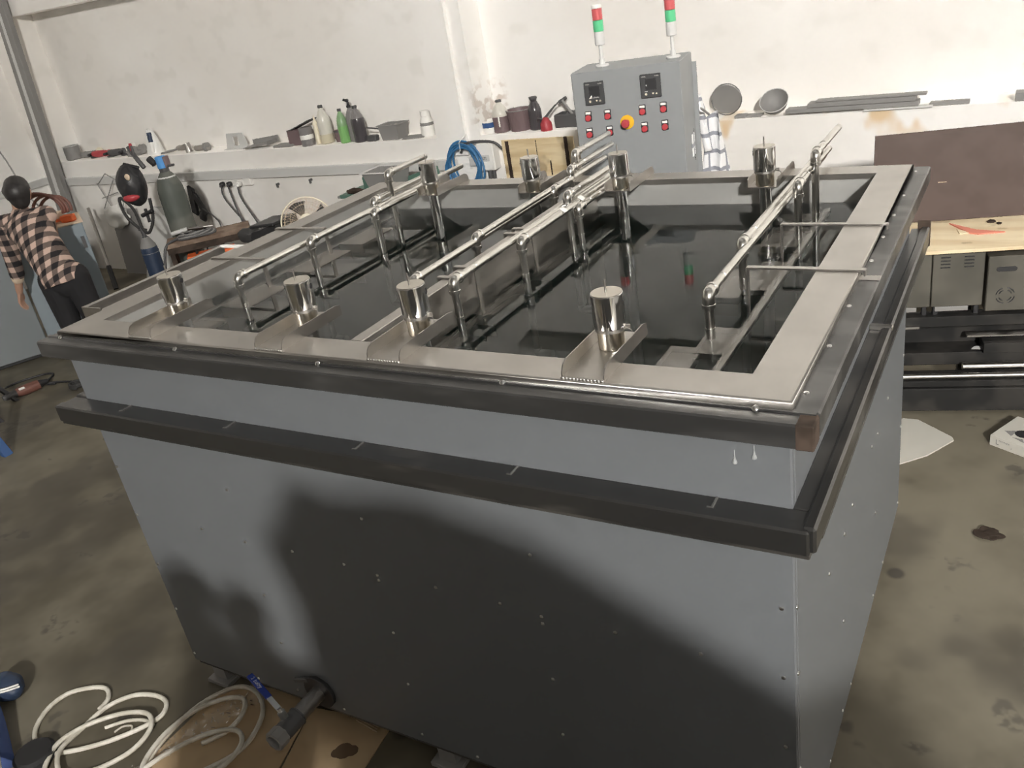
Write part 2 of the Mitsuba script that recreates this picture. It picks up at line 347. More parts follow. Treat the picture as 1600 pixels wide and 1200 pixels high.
put('end_cap', bx(.02, .064, D+.06, D+.066, 1.27, 1.37, .002), 'rusty', tank)
for sx in (-2.153, -1.661, -1.156, -.665, -.161):
    put('slot_tab', cat(bx(sx-.003, sx+.003, -.046, -.004, 1.336, 1.3415, .001), bx(sx-.012, sx, -.046, -.040, 1.336, 1.3405, .001)), 'bare_steel', tank)
put('clamp_strap', bx(.0, .064, .93, .955, 1.338, 1.352, .003), 'bare_steel', tank)
put('clamp_strap', bx(.0, .0556, .72, .755, 1.5725, 1.5755, .001), 'bare_steel', tank)
# rivets
def rivet(p, nrm, r=.0055):
    nrm = np.asarray(nrm, float); return lathe([(0, 0), (r, 0), (r*.9, r*.35), (r*.5, r*.6), (0, r*.65)], np.asarray(p, float), 10, nrm)
front = [(x, z) for x in (-2.385, -1.82, -1.25, -.68, -.03) for z in (1.06, .85, .62, .40, .17)]+[(x, .86) for x in (-2.03, -1.60, -1.38, -1.03, -.81, -.46, -.23)]+[(x, .155) for x in (-2.03, -1.60, -1.03, -.46)]+[(-1.25, .83), (-.68, .825)]
for x, z in front: put('rivet', rivet((x, 0, z), (0, -1, 0)), 'screw_metal', tank)
side = [(y, z) for y in (.015, .58, 1.16, 1.78) for z in (1.06, .86, .54, .17)]+[(y, .88) for y in (.37, .70, 1.04, 1.38)]+[(y, .15) for y in (.39, .72, 1.39)]
for y, z in side: put('rivet', rivet((0, y, z), (1, 0, 0)), 'screw_metal', tank)
for x in (-2.38, -1.81, -1.238, -.66, -.067): put('bolt', rivet((x, -.0125, 1.577), (0, -.7, 1), .008), 'screw_metal', tank)
for y in (.08, .31, .545, .87, 1.07, 1.28, 1.494, 1.79): put('bolt', rivet((.012, y, 1.573), (0, 0, 1), .0065), 'screw_metal', tank)
for dx, dz in ((-.119, 1.45), (-.077, 1.468)):
    put('paint_drip', cat(lathe([(0, 0), (.005, .002), (.006, .006), (.003, .013), (.0012, .02), (.001, .034), (0, .036)], (dx, -.0005, dz-.02), 8)), 'drip_paint', tank)

# liquid: one body per bath, reaching a few millimetres into the sheet walls
med = {'type': 'homogeneous', 'albedo': rgb((.10, .16, .15)), 'sigma_t': 4.0}
for k, (a, b) in enumerate(((xi0-.007, -1.1985), (-1.1965, xi1+.007))):
    key = single('bath_liquid', bx(a, b, yi0-.007, yi1+.007, zb-.01, ZW), 'water', ('dark clear liquid filling the left bath of the tank', 'dark clear liquid filling the right bath of the tank')[k], 'liquid', smooth=False)
    labels[key]['kind'] = 'stuff'; scene[key]['interior'] = med

# ------------------------------------------------------------------ immersion heaters with their trays
HEAT = [(-1.983, 'f'), (-1.430, 'f'), (-1.023, 'f'), (-.458, 'f'), (-1.925, 'b'), (-1.411, 'b'), (-1.019, 'b'), (-.458, 'b')]
NAMES = ['chrome capped immersion heater at the left end of the front rim', 'chrome capped immersion heater on the front rim, second from the left', 'chrome capped immersion heater on the front rim beside the divider of the baths', 'chrome capped immersion heater at the right end of the front rim, over open liquid',
         'chrome capped immersion heater at the left end of the back rim, hole facing front', 'chrome capped immersion heater on the back rim in front of the plywood board', 'chrome capped immersion heater on the back rim in front of the control cabinet', 'chrome capped immersion heater at the right end of the back rim']
for (hx, side_), lab in zip(HEAT, NAMES):
    h = thing('immersion_heater', lab, 'heater', 'immersion heaters on the tank rim')
    s = 1 if side_ == 'f' else -1; y_edge = .004 if s > 0 else D-.004; cy = .178 if s > 0 else 1.578
    ye = y_edge+s*.262; z0 = ZR; hw = .052
    a, b = sorted((y_edge, ye))
    tray = [bx(hx-hw, hx+hw, a, b, z0, z0+.004)]
    for q in (-1, 1):
        pr = [(0, 0), (.262, 0), (.262, .030), (.24, .036), (.03, .036), (.012, .030), (.002, .015)]
        ax = (0, s, 0)
        m = prism(pr, .003, (hx+q*hw-(.0 if q*s > 0 else 0), y_edge, z0), ax, (0, 0, 1)); tray.append(m)
    put('tray', cat(*tray), 'stainless', h, smooth=False, label='open stainless channel tray')
    if s > 0:
        put('weld_seam', cat(*[blob((hx-hw+.004+i*.0088, y_edge-.001, z0+.002), (.006, .004, .004), i, .25, 1) for i in range(12)]), 'weld', h, smooth=True)
    zz = z0+.004
    put('collar', cat(cyl((hx, cy, zz), (hx, cy, zz+.052), .0325, 36, .002)), 'collar_metal', h, label='pale polished lower collar')
    put('clamp_ring', cat(lathe([(.031, 0), (.0365, 0), (.0365, .010), (.031, .010)], (hx, cy, zz+.046), 36), obox(arr(hx+.042, cy+.004, zz+.052), arr(.008, 0, 0), arr(0, .002, 0), arr(0, 0, .006)), tube(fillet([(hx+.04, cy, zz+.052), (hx+.056, cy-.006, zz+.050), (hx+.062, cy-.012, zz+.040)], .008), .0012, 6)), 'weld', h)
    top = zz+.138
    put('cap', lathe([(0, .054), (.0375, .054), (.0385, .056), (.0385, .134), (.0380, .1365), (.0365, .1375), (0, .1375)], (hx, cy, zz), 48), 'chrome', h, smooth=30, label='mirror chrome cap')
    put('cap_lid', cyl((hx, cy, top-.0004), (hx, cy, top+.0010), .0372, 48), 'disc_metal', h)
    put('terminal_pin', cat(cyl((hx+.002, cy-.006, top), (hx+.001, cy-.006, top+.034), .0026, 12, .0008)), 'bare_steel', h)
    hd = arr(.9, .35, 0) if s > 0 else (arr(-.45, -.9, 0) if hx < -1.8 else arr(-.95, -.3, 0)); hd /= np.linalg.norm(hd)
    ctr = arr(hx, cy, top-.022)
    put('cable_hole', cyl(ctr+hd*.0365, ctr+hd*.0395, .0085 if hx > -1.8 or s > 0 else .0095, 18), 'matte_black', h)
    put('stem', cat(cyl((hx, cy, z0-1.0), (hx, cy, z0), .021, 24), cyl((hx, cy, ZW-.06), (hx, cy, ZW-.05), .0225, 24)), 'chrome', h, label='polished tube going down into the liquid')

# ------------------------------------------------------------------ pipes
def pipe(lab, x, y0, z, y1, r=.0125, depth=.62, foot=0, group='drop pipes of the baths', zlow=None):
    k = thing('drop_pipe', lab, 'pipe', group)
    zl = ZW-depth; c = .034
    put('riser', cat(cyl((x, y0, zl), (x, y0, z-c), r, 18), cyl((x, y0, ZW-.0), (x, y0, ZW+.004), r*1.12, 18)), 'pipe_steel', k)
    put('elbow', cat(tube(fillet([(x, y0, z-c), (x, y0, z), (x, y0+c, z)], .03, 10), r*1.36, 18), cyl((x, y0, z-c-.006), (x, y0, z-c+.006), r*1.52, 18, .001), cyl((x, y0+c-.006, z), (x, y0+c+.006, z), r*1.52, 18, .001)), 'pipe_steel', k, label='cast elbow fitting')
    run = cyl((x, y0+c, z), (x, y1, z), r, 18)
    hole = cyl((x, y1-.03, z), (x, y1+.01, z), r*.82, 18)
    run = tm(man(run)-man(hole))
    yj = y0+c+.09 if y1-y0 > .4 else y0+c+.06
    put('run', cat(run, lathe([(r*.98, 0), (r*1.1, .001), (r*1.1, .003), (r*.98, .004)], (x, yj, z), 18, (0, 1, 0))), 'pipe_steel', k)
    put('bottom_elbow', tube(fillet([(x, y0, zl+.02), (x, y0, zl), (x+foot*.06, y0+.0, zl)], .03, 8), r*1.25, 16), 'pipe_steel', k)
    return k
for x, y0, z, y1, lab in [
    (-2.084, .523, 1.596, 1.98, 'stainless drop pipe nearest the front rim in the left row of the left bath'),
    (-2.048, .889, 1.609, 2.02, 'stainless drop pipe, second from the front in the left row of the left bath'),
    (-2.030, 1.281, 1.602, 1.60, 'short stainless drop pipe third from the front in the left row'),
    (-2.066, 1.335, 1.636, 1.75, 'stainless pipe with elbow raised above its neighbours, ending at the back left heater'),
    (-2.060, 1.462, 1.722, 1.76, 'tallest stainless pipe in the left row, its open end above the left rim'),
    (-1.300, .534, 1.602, 1.90, 'stainless drop pipe with elbow just behind the front heater by the divider'),
    (-1.300, .924, 1.614, 1.98, 'stainless drop pipe, second from the front on the left side of the divider'),
    (-1.290, 1.52, 1.615, 2.04, 'stainless drop pipe, third from the front on the left side of the divider'),
    (-1.295, 1.70, 1.650, 2.14, 'stainless riser pipe ending in front of the control cabinet, second highest of three'),
    (-1.300, 1.77, 1.700, 2.13, 'highest stainless riser pipe ending in front of the control cabinet'),
    (-1.134, .520, 1.612, 1.85, 'stainless drop pipe nearest the front on the right side of the divider'),
    (-1.105, .904, 1.610, 1.80, 'stainless drop pipe, second from the front on the right side of the divider'),
    (-1.093, 1.335, 1.596, 1.72, 'stainless drop pipe, third from the front on the right side of the divider'),
    (-1.120, 1.31, 1.650, 1.70, 'stainless pipe with raised elbow partly hidden by pipes right of the divider'),
    (-.341, .545, 1.592, 2.0, 'stainless drop pipe with big elbow nearest the front rim in the right bath'),
    (-.357, .922, 1.602, 2.0, 'stainless drop pipe, second from the front in the right bath'),
    (-.302, 1.397, 1.644, 1.90, 'stainless drop pipe, third from the front in the right bath, with a raised elbow'),
    (-.282, 1.576, 1.703, 1.98, 'tallest stainless riser pipe in the right bath, its open end over the back rim')]:
    pipe(lab, x, y0, z, y1, foot=(1 if x < -1.8 or -1.2 < x < -1 else -1), depth=.40 if x > -.5 else .30)

# ------------------------------------------------------------------ hanging racks: straps over the rim, rails and plates under the liquid
def strap_pts(pts, w, t=.003):
    out = []
    for a, b in zip(pts[:-1], pts[1:]):
        a, b = np.asarray(a, float), np.asarray(b, float); d = b-a; L = np.linalg.norm(d)
        nn = np.cross(d/L, (0, 1, 0)); nn /= np.linalg.norm(nn)
        out.append(obox((a+b)/2, d/2*(1+.4*t/L), arr(0, w/2, 0), nn*t/2*1.6))
    return cat(*out)
def rack(lab, wall, s, ys, rail_x, plates, outer, leg_x, zr=1.468, long_arm=True, plate_w=.13, rail=True):
    k = thing('hanging_rack', lab, 'rack', 'racks hung in the baths')
    for y in ys:
        z = ZR+.003
        lip = [(outer-s*.0, y, z-.012), (outer, y, z)] if not long_arm else [(outer, y, z-.003), (outer, y, z)]
        pts = [(outer, y, z-.014), (outer, y, z), (leg_x, y, z), (leg_x, y, zr-.09), (leg_x+(wall-leg_x)*.9, y, zr-.09)]
        put('strap', strap_pts(pts, .019), 'stainless', k, smooth=False)
    if rail: put('rail', cat(bx(rail_x-.011, rail_x+.011, .16, 1.66, zr, zr+.004, .001), bx(rail_x-.011, rail_x-.007, .16, 1.66, zr-.02, zr)), 'stainless', k, smooth=False)
    for (y0, y1, z, w0, w1) in plates:
        put('plate', cat(bx(w0, w1, y0, y1, z, z+.003), bx(w0, w1, y0-.003, y0, z-.035, z+.003), bx(w0, w1, y1, y1+.003, z-.035, z+.003)), 'stainless', k, smooth=False)
    return k
rack('stainless rack hung over the right rim by two long straps', xi1, 1, (.733, 1.118), -.257, [(.31, .45, 1.455, -.42, -.33), (.42, .58, 1.46, -.35, -.268), (.80, 1.02, 1.455, -.42, -.34), (.86, 1.10, 1.46, -.345, -.268), (1.25, 1.45, 1.455, -.40, -.275), (1.48, 1.6, 1.455, -.40, -.275)], .018, -.289)
rack('stainless rack hung over the left rim by two long straps', xi0, -1, (.71, 1.08), -2.20, [(.16, .40, 1.47, -2.19, -2.06), (.50, .72, 1.48, -2.19, -2.05), (.86, 1.12, 1.485, -2.19, -2.06), (1.20, 1.42, 1.485, -2.19, -2.06), (.45, .62, 1.42, -2.05, -1.93), (.85, 1.02, 1.42, -2.05, -1.93)], -2.41, -2.137, zr=1.475)
rack('stainless rack hooked over the divider into the right bath by short straps', -1.17, 1, (.68, 1.075), -1.15, [(.17, .42, 1.435, -1.15, -1.045), (.60, .86, 1.43, -1.165, -1.06), (1.0, 1.28, 1.43, -1.165, -1.06)], -1.232, -1.155, zr=1.43)
rack('stainless rack hooked over the divider into the left bath by short straps', -1.21, -1, (.585, 1.02), -1.245, [(.64, .84, 1.43, -1.35, -1.24), (1.05, 1.28, 1.43, -1.35, -1.24)], -1.152, -1.235, zr=1.43)
for y, dx in ((1.50, 0), (1.62, .0)):
    single('paper_tag', obox(arr(-1.0955, 1.225 if y < 1.55 else 1.378, 1.6205), arr(.010, 0, -.0065), arr(0, .014, 0), arr(.0004, 0, .0007)), 'white', 'small white paper tag stuck on a pipe right of the divider, %s' % ('nearer of two' if y == 1.50 else 'farther of two'), 'tag', smooth=False)
# side channel lying along the left of the tank
sc = thing('side_channel', 'dirty stainless channel lying along the outside of the left rim', 'channel')
put('web', bx(-2.61, -2.50, .24, .93, 1.535, 1.54), 'black_steel', sc)
put('flange', bx(-2.614, -2.590, .235, .93, 1.535, 1.572, .002), 'stainless', sc)
put('flange', bx(-2.515, -2.497, .235, .93, 1.535, 1.565, .002), 'stainless', sc)
put('end_plate', bx(-2.61, -2.50, .232, .238, 1.50, 1.574, .001), 'stainless', sc)
put('end_plate', bx(-2.60, -2.46, .915, .935, 1.565, 1.575, .002), 'white', sc)
put('bracket', bx(-2.58, -2.455, .5, .53, 1.517, 1.535), 'black_steel', sc)
put('bracket', bx(-2.58, -2.455, .8, .83, 1.517, 1.535), 'black_steel', sc)

# ------------------------------------------------------------------ drain valve
vx, vz = -1.69, .215
dv = thing('drain_valve', 'steel ball valve with blue lever on the drain pipe at the foot of the tank', 'valve')
put('flange_disc', cyl((vx, -.001, vz), (vx, -.016, vz), .068, 36, .002), 'black', dv)
put('stub', obox(arr(vx-.075, -.012, vz+.035), arr(.035, 0, .012), arr(0, .006, 0), arr(-.003, 0, .008), .002), 'dark_grey', dv)
put('pipe', cyl((vx, -.016, vz), (vx, -.135, vz), .030, 30), 'bare_steel', dv)
put('valve_body', cat(cyl((vx, -.128, vz), (vx, -.215, vz), .0345, 30, .004), cyl((vx, -.126, vz), (vx, -.132, vz), .037, 30, .001)), 'dark_grey', dv)
hx6 = tm(man(cyl((vx, -.208, vz), (vx, -.252, vz), .038, 8, .002))-man(cyl((vx, -.2, vz), (vx, -.26, vz), .026, 24)))
put('hex_end', hx6, 'mid_grey', dv, smooth=25)
put('packing_nut', cat(cyl((vx-.012, -.17, vz+.03), (vx-.022, -.17, vz+.058), .016, 6, .002), cyl((vx-.022, -.17, vz+.058), (vx-.026, -.17, vz+.07), .008, 12)), 'screw_metal', dv, smooth=25)
la, lb = arr(vx-.026, -.17, vz+.066), arr(vx-.20, -.118, vz+.112)
ld = lb-la; lu, lw, _ = frame_of(ld); lw = np.cross(ld/np.linalg.norm(ld), (0, -1, 0)); lw /= np.linalg.norm(lw); lo = np.cross(lw, ld/np.linalg.norm(ld))
put('lever', cat(obox(la+ld*.18, ld*.2, lo*.010, lw*.002, .001)), 'screw_metal', dv)
lev = put('lever_grip', obox(la+ld*.68, ld*.35, lo*.0125, lw*.004, .003), 'lever_blue', dv, label='blue plastic lever grip')
ldn = ld/np.linalg.norm(ld); sgn = 1 if lw[2] > 0 else -1
put('lever_lettering', text('1 baby', .0135, la+ld*.93+lw*sgn*.0042-np.cross(lw*sgn, -ldn)*.0055, -ldn, np.cross(lw*sgn, -ldn), .0004), 'white', dv, smooth=False)

# ------------------------------------------------------------------ control cabinet
c0, cd = arr(-1.612, 2.448, 0), arr(.526, .082, 0); cl = np.linalg.norm(cd); cu = cd/cl; cn = np.cross(cu, (0, 0, 1)); cn /= np.linalg.norm(cn)   # cn points to the front (-y)
def cab(s, dz, out=0.0): return c0+cu*s+arr(0, 0, dz)+cn*out
cb = thing('control_cabinet', 'grey electrical control cabinet with red buttons standing behind the tank', 'control cabinet')
put('body', obox(cab(cl/2, 1.43, -.15), cu*cl/2, -cn*.15, arr(0, 0, .50), .004), 'cabinet_paint', cb, label='grey painted steel body')
for s in (.03, cl-.03):
    for d in (-.03, -.27): put('leg', obox(cab(s, .465, d), cu*.02, -cn*.02, arr(0, 0, .465)), 'black_steel', cb)
def face(s, z, w, h, t, b=.003, off=0.0): return obox(cab(s, z, off+t/2), cu*w/2, cn*t/2, arr(0, 0, h/2), b)
def xs(x): return (x+1.612)/cu[0]
for x, z, n_ in ((-1.502, 1.828, 0), (-1.228, 1.834, 1)):
    s = xs(x); k = put('controller', face(s, z, .098, .108, .012), 'control_black', cb, label='square black temperature controller, %s one' % ('left' if n_ == 0 else 'right'))
    put('screen', face(s+.002, z+.008, .052, .05, .0012, 0, .012), 'black', k, smooth=False)
    put('controller_key', [lathe([(0, 0), (.0055, 0), (.0055, .0015), (0, .0015)], cab(s-.024, z-.036, .0122), 14, cn), prism([(0, -.005), (.0055, .004), (-.0055, .004)], .0015, cab(s+.010, z-.035, .0122), cu, (0, 0, 1)), prism([(0, .005), (.0055, -.004), (-.0055, -.004)], .0015, cab(s+.027, z-.035, .0122), cu, (0, 0, 1))], 'cream', k, smooth=False)
    if n_ == 0:
        put('display_marks', [prism([(-.030, -.022), (-.016, -.022), (-.016, -.006)], .0005, cab(s+.003, z, .0133), cu, (0, 0, 1)), text('1 0hmd', .007, cab(s-.012, z-.022, .0133), cu, (0, 0, 1), .0004)], 'white', k, smooth=False)
    else:
        put('display_marks', [obox(cab(s-.022, z-.024, .0126), cu*.006, cn*.0004, arr(0, 0, .0015)), obox(cab(s-.020, z+.004, .0136), cu*.0022, cn*.0004, arr(0, 0, .003))], 'light_grey', k, smooth=False)
    put('top_print', [obox(cab(s-.03, z+.044, .0126), cu*.010, cn*.0004, arr(0, 0, .0025)), obox(cab(s+.032, z+.044, .0126), cu*.010, cn*.0004, arr(0, 0, .0025))], 'mid_grey', k, smooth=False)
for x, z in ((-1.546, 1.722), (-1.449, 1.722), (-1.549, 1.642), (-1.447, 1.643), (-1.278, 1.727), (-1.177, 1.730), (-1.274, 1.645), (-1.176, 1.646)):
    s = xs(x); k = put('push_button', prism(sbox(-.0165, -.024, .0165, .024).buffer(-.005).buffer(.005), .004, cab(s, z, .0005), cu, (0, 0, 1)), 'black', cb)
    put('button_cap', lathe([(0, 0), (.0145, 0), (.0145, .011), (.012, .014), (0, .015)], cab(s, z-.008, .004), 24, cn), 'red', k, label='red push button')
    put('name_plate', face(s, z+.015, .026, .011, .0012, 0, .0045), 'white', k, smooth=False)
s = xs(-1.357); es = put('emergency_stop', lathe([(0, 0), (.034, 0), (.034, .003), (0, .003)], cab(s, 1.676, .001), 36, cn), 'yellow', cb, label='yellow ring of the emergency stop')
put('mushroom_button', cat(lathe([(0, 0), (.012, 0), (.012, .03), (.0, .03)], cab(s, 1.676, .004), 24, cn), lathe([(0, .03), (.019, .03), (.0205, .036), (.0195, .046), (.015, .052), (0, .054)], cab(s, 1.676, .004), 28, cn)), 'red', es, label='red mushroom button')
put('door_seam', obox(cab(cl+.0006, 1.49, -.235), cu*.0006, cn*.0012, arr(0, 0, .08)), 'matte_black', cb)
put('cloth', obox(cab(cl+.003, 1.50, -.19), cu*.0025, -cn*.032, arr(0, .0, .055), .002), 'check_cloth', cb, label='checked cloth showing in the side opening')
put('back_door', obox(cab(cl/2+.02, 1.48, -.307), cu*cl/2, cn*.006, arr(0, 0, .40)), 'cabinet_paint', cb)
for n_, (s, d) in enumerate(((.128, -.13), (.478, -.13))):
    p = cab(s, 1.93, d)
    sl = thing('signal_tower', 'red and green signal lamp tower on the %s of the control cabinet' % ('left' if n_ == 0 else 'right'), 'signal light')
    put('base', cyl(p, p+arr(0, 0, .012), .034, 24, .003), 'light_grey', sl)
    put('pole', cat(cyl(p+arr(0, 0, .012), p+arr(0, 0, .035), .014, 18), cyl(p+arr(0, 0, .03), p+arr(0, 0, .10), .009, 18)), 'light_grey', sl)
    r = .0245
    put('body', cyl(p+arr(0, 0, .10), p+arr(0, 0, .162), r, 30, .003), 'light_grey', sl)
    put('green_lens', cyl(p+arr(0, 0, .163), p+arr(0, 0, .213), r, 30, .001), 'lamp_green', sl, label='green lens')
    put('red_lens', cyl(p+arr(0, 0, .215), p+arr(0, 0, .265), r, 30, .001), 'lamp_red', sl, label='red lens')
    put('cap', cyl(p+arr(0, 0, .266), p+arr(0, 0, .284), r, 30, .003), 'white', sl)
#PART2
# ------------------------------------------------------------------ things on the long ledge, left bay (left to right)
L0 = LED
def bottle(lab, x, y, h, r, body, capm, liquid=None, lm=None, neck=.3, group=None):
    k = thing('bottle', lab, 'bottle', group)
    pr = [(0, 0), (r*.8, 0), (r, .02*h), (r, .12*h), (r*.96, .2*h), (r, .3*h), (r, .55*h), (r*.97, .62*h), (r*.8, .74*h), (r*.45, .86*h), (r*neck, .90*h), (r*neck, .94*h), (0, .94*h)]
    if liquid:
        z = liquid*h; lo = [(a*1.0, b) for a, b in pr if b < z]; hi = [(a, b) for a, b in pr if b >= z]
        rz = np.interp(z, [b for a, b in pr[1:-1]], [a for a, b in pr[1:-1]])
        put('body', lathe([(0, z), (rz, z)]+hi, (x, y, L0), 28), body, k); put('liquid', lathe(lo+[(rz, z), (0, z)], (x, y, L0), 28), lm, k, label='liquid showing in the lower part')
    else: put('body', lathe(pr, (x, y, L0), 28), body, k)
    put('bottle_cap', cyl((x, y, L0+.93*h), (x, y, L0+h), r*neck*1.25, 18, .002), capm, k)
    return k
g = thing('pot', 'dented grey metal pot at the far left end of the ledge', 'pot')
put('body', tm(man(cyl((-9.0, 4.62, L0), (-9.0, 4.62, L0+.15), .085, 28, .01))-man(cyl((-9.0, 4.62, L0+.01), (-9.0, 4.62, L0+.16), .079, 28))), 'mid_grey', g)
put('rim_ring', tube([(-9.0+.086*math.cos(a), 4.62+.086*math.sin(a), L0+.15) for a in np.arange(24)*math.pi/12], .004, 8, closed=True), 'light_grey', g)
def grinder(lab, x, y, ang, body, L=.26):
    k = thing('angle_grinder', lab, 'power tool'); d = arr(math.cos(ang), math.sin(ang), 0); p = arr(x, y, L0+.045)
    put('body', cat(tube([p-d*L/2, p-d*L*.3, p+d*L*.1, p+d*L*.25], [.03, .036, .034, .028], 16), blob(p+d*L*.34, (.045, .035, .035), 3, .1, 2)), body, k, smooth=True)
    put('gear_head', cat(cyl(p+d*L*.42+arr(0, 0, -.03), p+d*L*.42+arr(0, 0, .03), .03, 20, .006), cyl(p+d*L*.42+arr(0, 0, -.042), p+d*L*.42+arr(0, 0, -.03), .055, 24)), 'dark_grey', k)
    put('side_handle', cyl(p+d*L*.35, p+d*L*.35+np.cross(d, (0, 0, 1))*.09, .014, 14, .004), 'black', k)
grinder('grey power tool lying on the ledge beside the dented pot', -8.72, 4.62, .2, 'mid_grey', .2)
grinder('red and black angle grinder lying on the left part of the ledge', -8.47, 4.62, .1, 'red', .3)
grinder('dark grey power tool to the right of the red grinder on the ledge', -8.24, 4.64, .3, 'dark_grey', .22)
single('yellow_case', blob((-8.63, 4.70, L0+.05), (.05, .04, .05), 2, .2, 2), 'cream', 'small yellowish pouch behind the red grinder on the ledge', 'pouch', smooth=True)
single('white_carton', bx(-8.14, -8.04, 4.66, 4.74, L0, L0+.11, .004), 'white', 'small upright white carton on the ledge right of the grinders', 'carton')
single('scrap_heap', cat(blob((-7.93, 4.62, L0+.025), (.11, .07, .06), 5, .35), blob((-7.85, 4.66, L0+.05), (.05, .05, .05), 8, .3, 2)), 'mid_grey', 'grey lump of scrap on the ledge left of the sealant tube', 'scrap', smooth=True)
k = thing('spray_bottle', 'clear tapered bottle with blue and white label, standing on the ledge above the gas cylinder', 'bottle')
bx0, by0 = -7.60, 4.62
put('body', lathe([(0, 0), (.085, 0), (.088, .02), (.06, .16), (.045, .21), (.03, .255), (0, .262)], (bx0, by0, L0), 24), 'clear_plastic', k, label='clear tapered body')
put('label', tube([(bx0+.042, by0-.062, L0+.03), (bx0+.032, by0-.046, L0+.13)], .024, 12), 'white', k)
put('label', tube([(bx0+.034, by0-.048, L0+.13), (bx0+.022, by0-.030, L0+.225)], .024, 12), 'navy', k, label='blue upper label')
k = thing('pliers', 'dull metal tools lying in a row on the ledge behind the gas cylinder', 'tools')
put('handle', [tube([(-7.45, 4.56, L0+.012), (-7.3, 4.60, L0+.03), (-7.18, 4.66, L0+.04)], .010, 8), tube([(-7.44, 4.63, L0+.012), (-7.3, 4.60, L0+.03)], .012, 8)], 'mid_grey', k)
put('jaw', blob((-7.2, 4.64, L0+.045), (.09, .04, .03), 4, .3, 2), 'bare_steel', k, smooth=True)
k = thing('pipe_fitting', 'short bright pipe fitting standing among metal scraps on the ledge', 'fitting')
put('body', cat(cyl((-7.06, 4.6, L0), (-7.08, 4.6, L0+.09), .035, 20, .003), cyl((-6.98, 4.62, L0+.03), (-6.80, 4.62, L0+.035), .028, 20)), 'bare_steel', k)
put('collar', cyl((-6.84, 4.62, L0+.034), (-6.80, 4.62, L0+.035), .05, 6, .003), 'mid_grey', k)
put('bright_edge', bx(-7.045, -7.03, 4.56, 4.565, L0, L0+.09), 'white', k)
pf = Polygon([(-.15, 0), (.15, 0), (.11, .15), (-.11, .15)], [[(-.035, .03), (-.035, .12), (.035, .12), (.035, .03)]])
k = thing('bracket_plate', 'grey tapered steel bracket with a square hole, standing on the ledge', 'bracket')
put('plate', prism(pf, .012, (-6.375, 4.62, L0), (1, 0, 0), (0, 0, 1)), 'light_grey', k, smooth=False); put('foot', bx(-6.53, -6.22, 4.57, 4.64, L0, L0+.008), 'light_grey', k)
k = thing('tray', 'shallow grey sheet tray lying on the ledge right of the bracket', 'tray'); put('base', obox(arr(-6.05, 4.6, L0+.03), arr(.15, .02, .01), arr(-.01, .08, 0), arr(0, 0, .004)), 'mid_grey', k); put('wall', obox(arr(-6.05, 4.68, L0+.05), arr(.15, .02, .01), arr(0, .004, 0), arr(0, 0, .03)), 'mid_grey', k); put('wall', obox(arr(-5.91, 4.61, L0+.045), arr(.004, 0, 0), arr(-.01, .08, 0), arr(0, 0, .02)), 'mid_grey', k)
single('steel_offcut', bx(-5.83, -5.6, 4.53, 4.66, L0, L0+.02, .004), 'mid_grey', 'flat grey steel offcut lying on the ledge between tray and dark box', 'steel plate')
k = thing('dark_box', 'dark brown box with its lid propped open on the ledge left of the bottles', 'box')
put('body', bx(-5.66, -5.48, 4.58, 4.72, L0, L0+.14, .004), 'purple', k); put('lid', obox(arr(-5.50, 4.65, L0+.175), arr(.15, 0, .045), arr(0, .07, 0), arr(-.001, 0, .004)), 'dark_grey', k)
k = thing('tin_can', 'grey tin can with a white paper label on the ledge', 'can')
put('body', cyl((-5.40, 4.56, L0), (-5.40, 4.56, L0+.165), .062, 30, .004), 'pet_dark', k); put('label', lathe([(.0628, .06), (.0628, .10)], (-5.40, 4.56, L0), 30), 'white', k)
k = thing('sealant_cartridge', 'pale sealant cartridge leaning between the tin can and the tall clear bottle', 'cartridge')
put('barrel', cyl((-5.29, 4.58, L0), (-5.32, 4.62, L0+.20), .024, 18, .003), 'cream', k); put('nozzle', tube([(-5.32, 4.62, L0+.20), (-5.327, 4.628, L0+.25)], [.012, .004], 12), 'cream', k)
bottle('tall clear plastic bottle, nearly empty, leftmost of the tall bottles on the ledge', -5.205, 4.61, .335, .062, 'pet_clear', 'dark_grey', .25, 'pale_liquid')
k = thing('cup', 'low purple-brown cup between the clear and green bottles', 'cup'); put('body', lathe([(0, 0), (.045, 0), (.052, .10), (.047, .10), (.042, .01), (0, .01)], (-5.09, 4.66, L0), 24), 'purple', k); put('band', lathe([(.0535, .085), (.0535, .10)], (-5.09, 4.66, L0), 24), 'dark_grey', k)
bottle('bright green plastic bottle on the ledge', -4.965, 4.575, .295, .047, 'pet_green', 'dark_grey', .5, 'pet_green_liquid')
k = bottle('dark grey spray bottle behind the green bottle', -4.895, 4.63, .31, .052, 'pet_dark', 'black')
put('spray_head', cat(tube([(-4.895, 4.63, L0+.31), (-4.893, 4.63, L0+.345), (-4.93, 4.62, L0+.36)], .011, 10), blob((-4.90, 4.63, L0+.35), (.022, .014, .014), 1, .1, 2)), 'black', k, smooth=True)
bottle('black bottle two thirds full of dark liquid, rightmost of the tall bottles', -4.785, 4.575, .31, .060, 'pet_dark', 'dark_grey', .66, 'dark_liquid')
k = thing('brush', 'flat dark brush lying on the ledge between the bottles and the plastic tub', 'brush'); put('handle', tube([(-4.70, 4.56, L0+.12), (-4.52, 4.60, L0+.085)], [.006, .008], 8), 'dark_grey', k); put('head', bx(-4.70, -4.60, 4.54, 4.60, L0, L0+.05, .006), 'dark_grey', k)
tub = m3.Manifold.hull_points(np.array([(sx*(.105 if z else .085)-4.445, 4.62+sy*(.085 if z else .07), L0+z) for sx in (-1, 1) for sy in (-1, 1) for z in (0, .13)]))
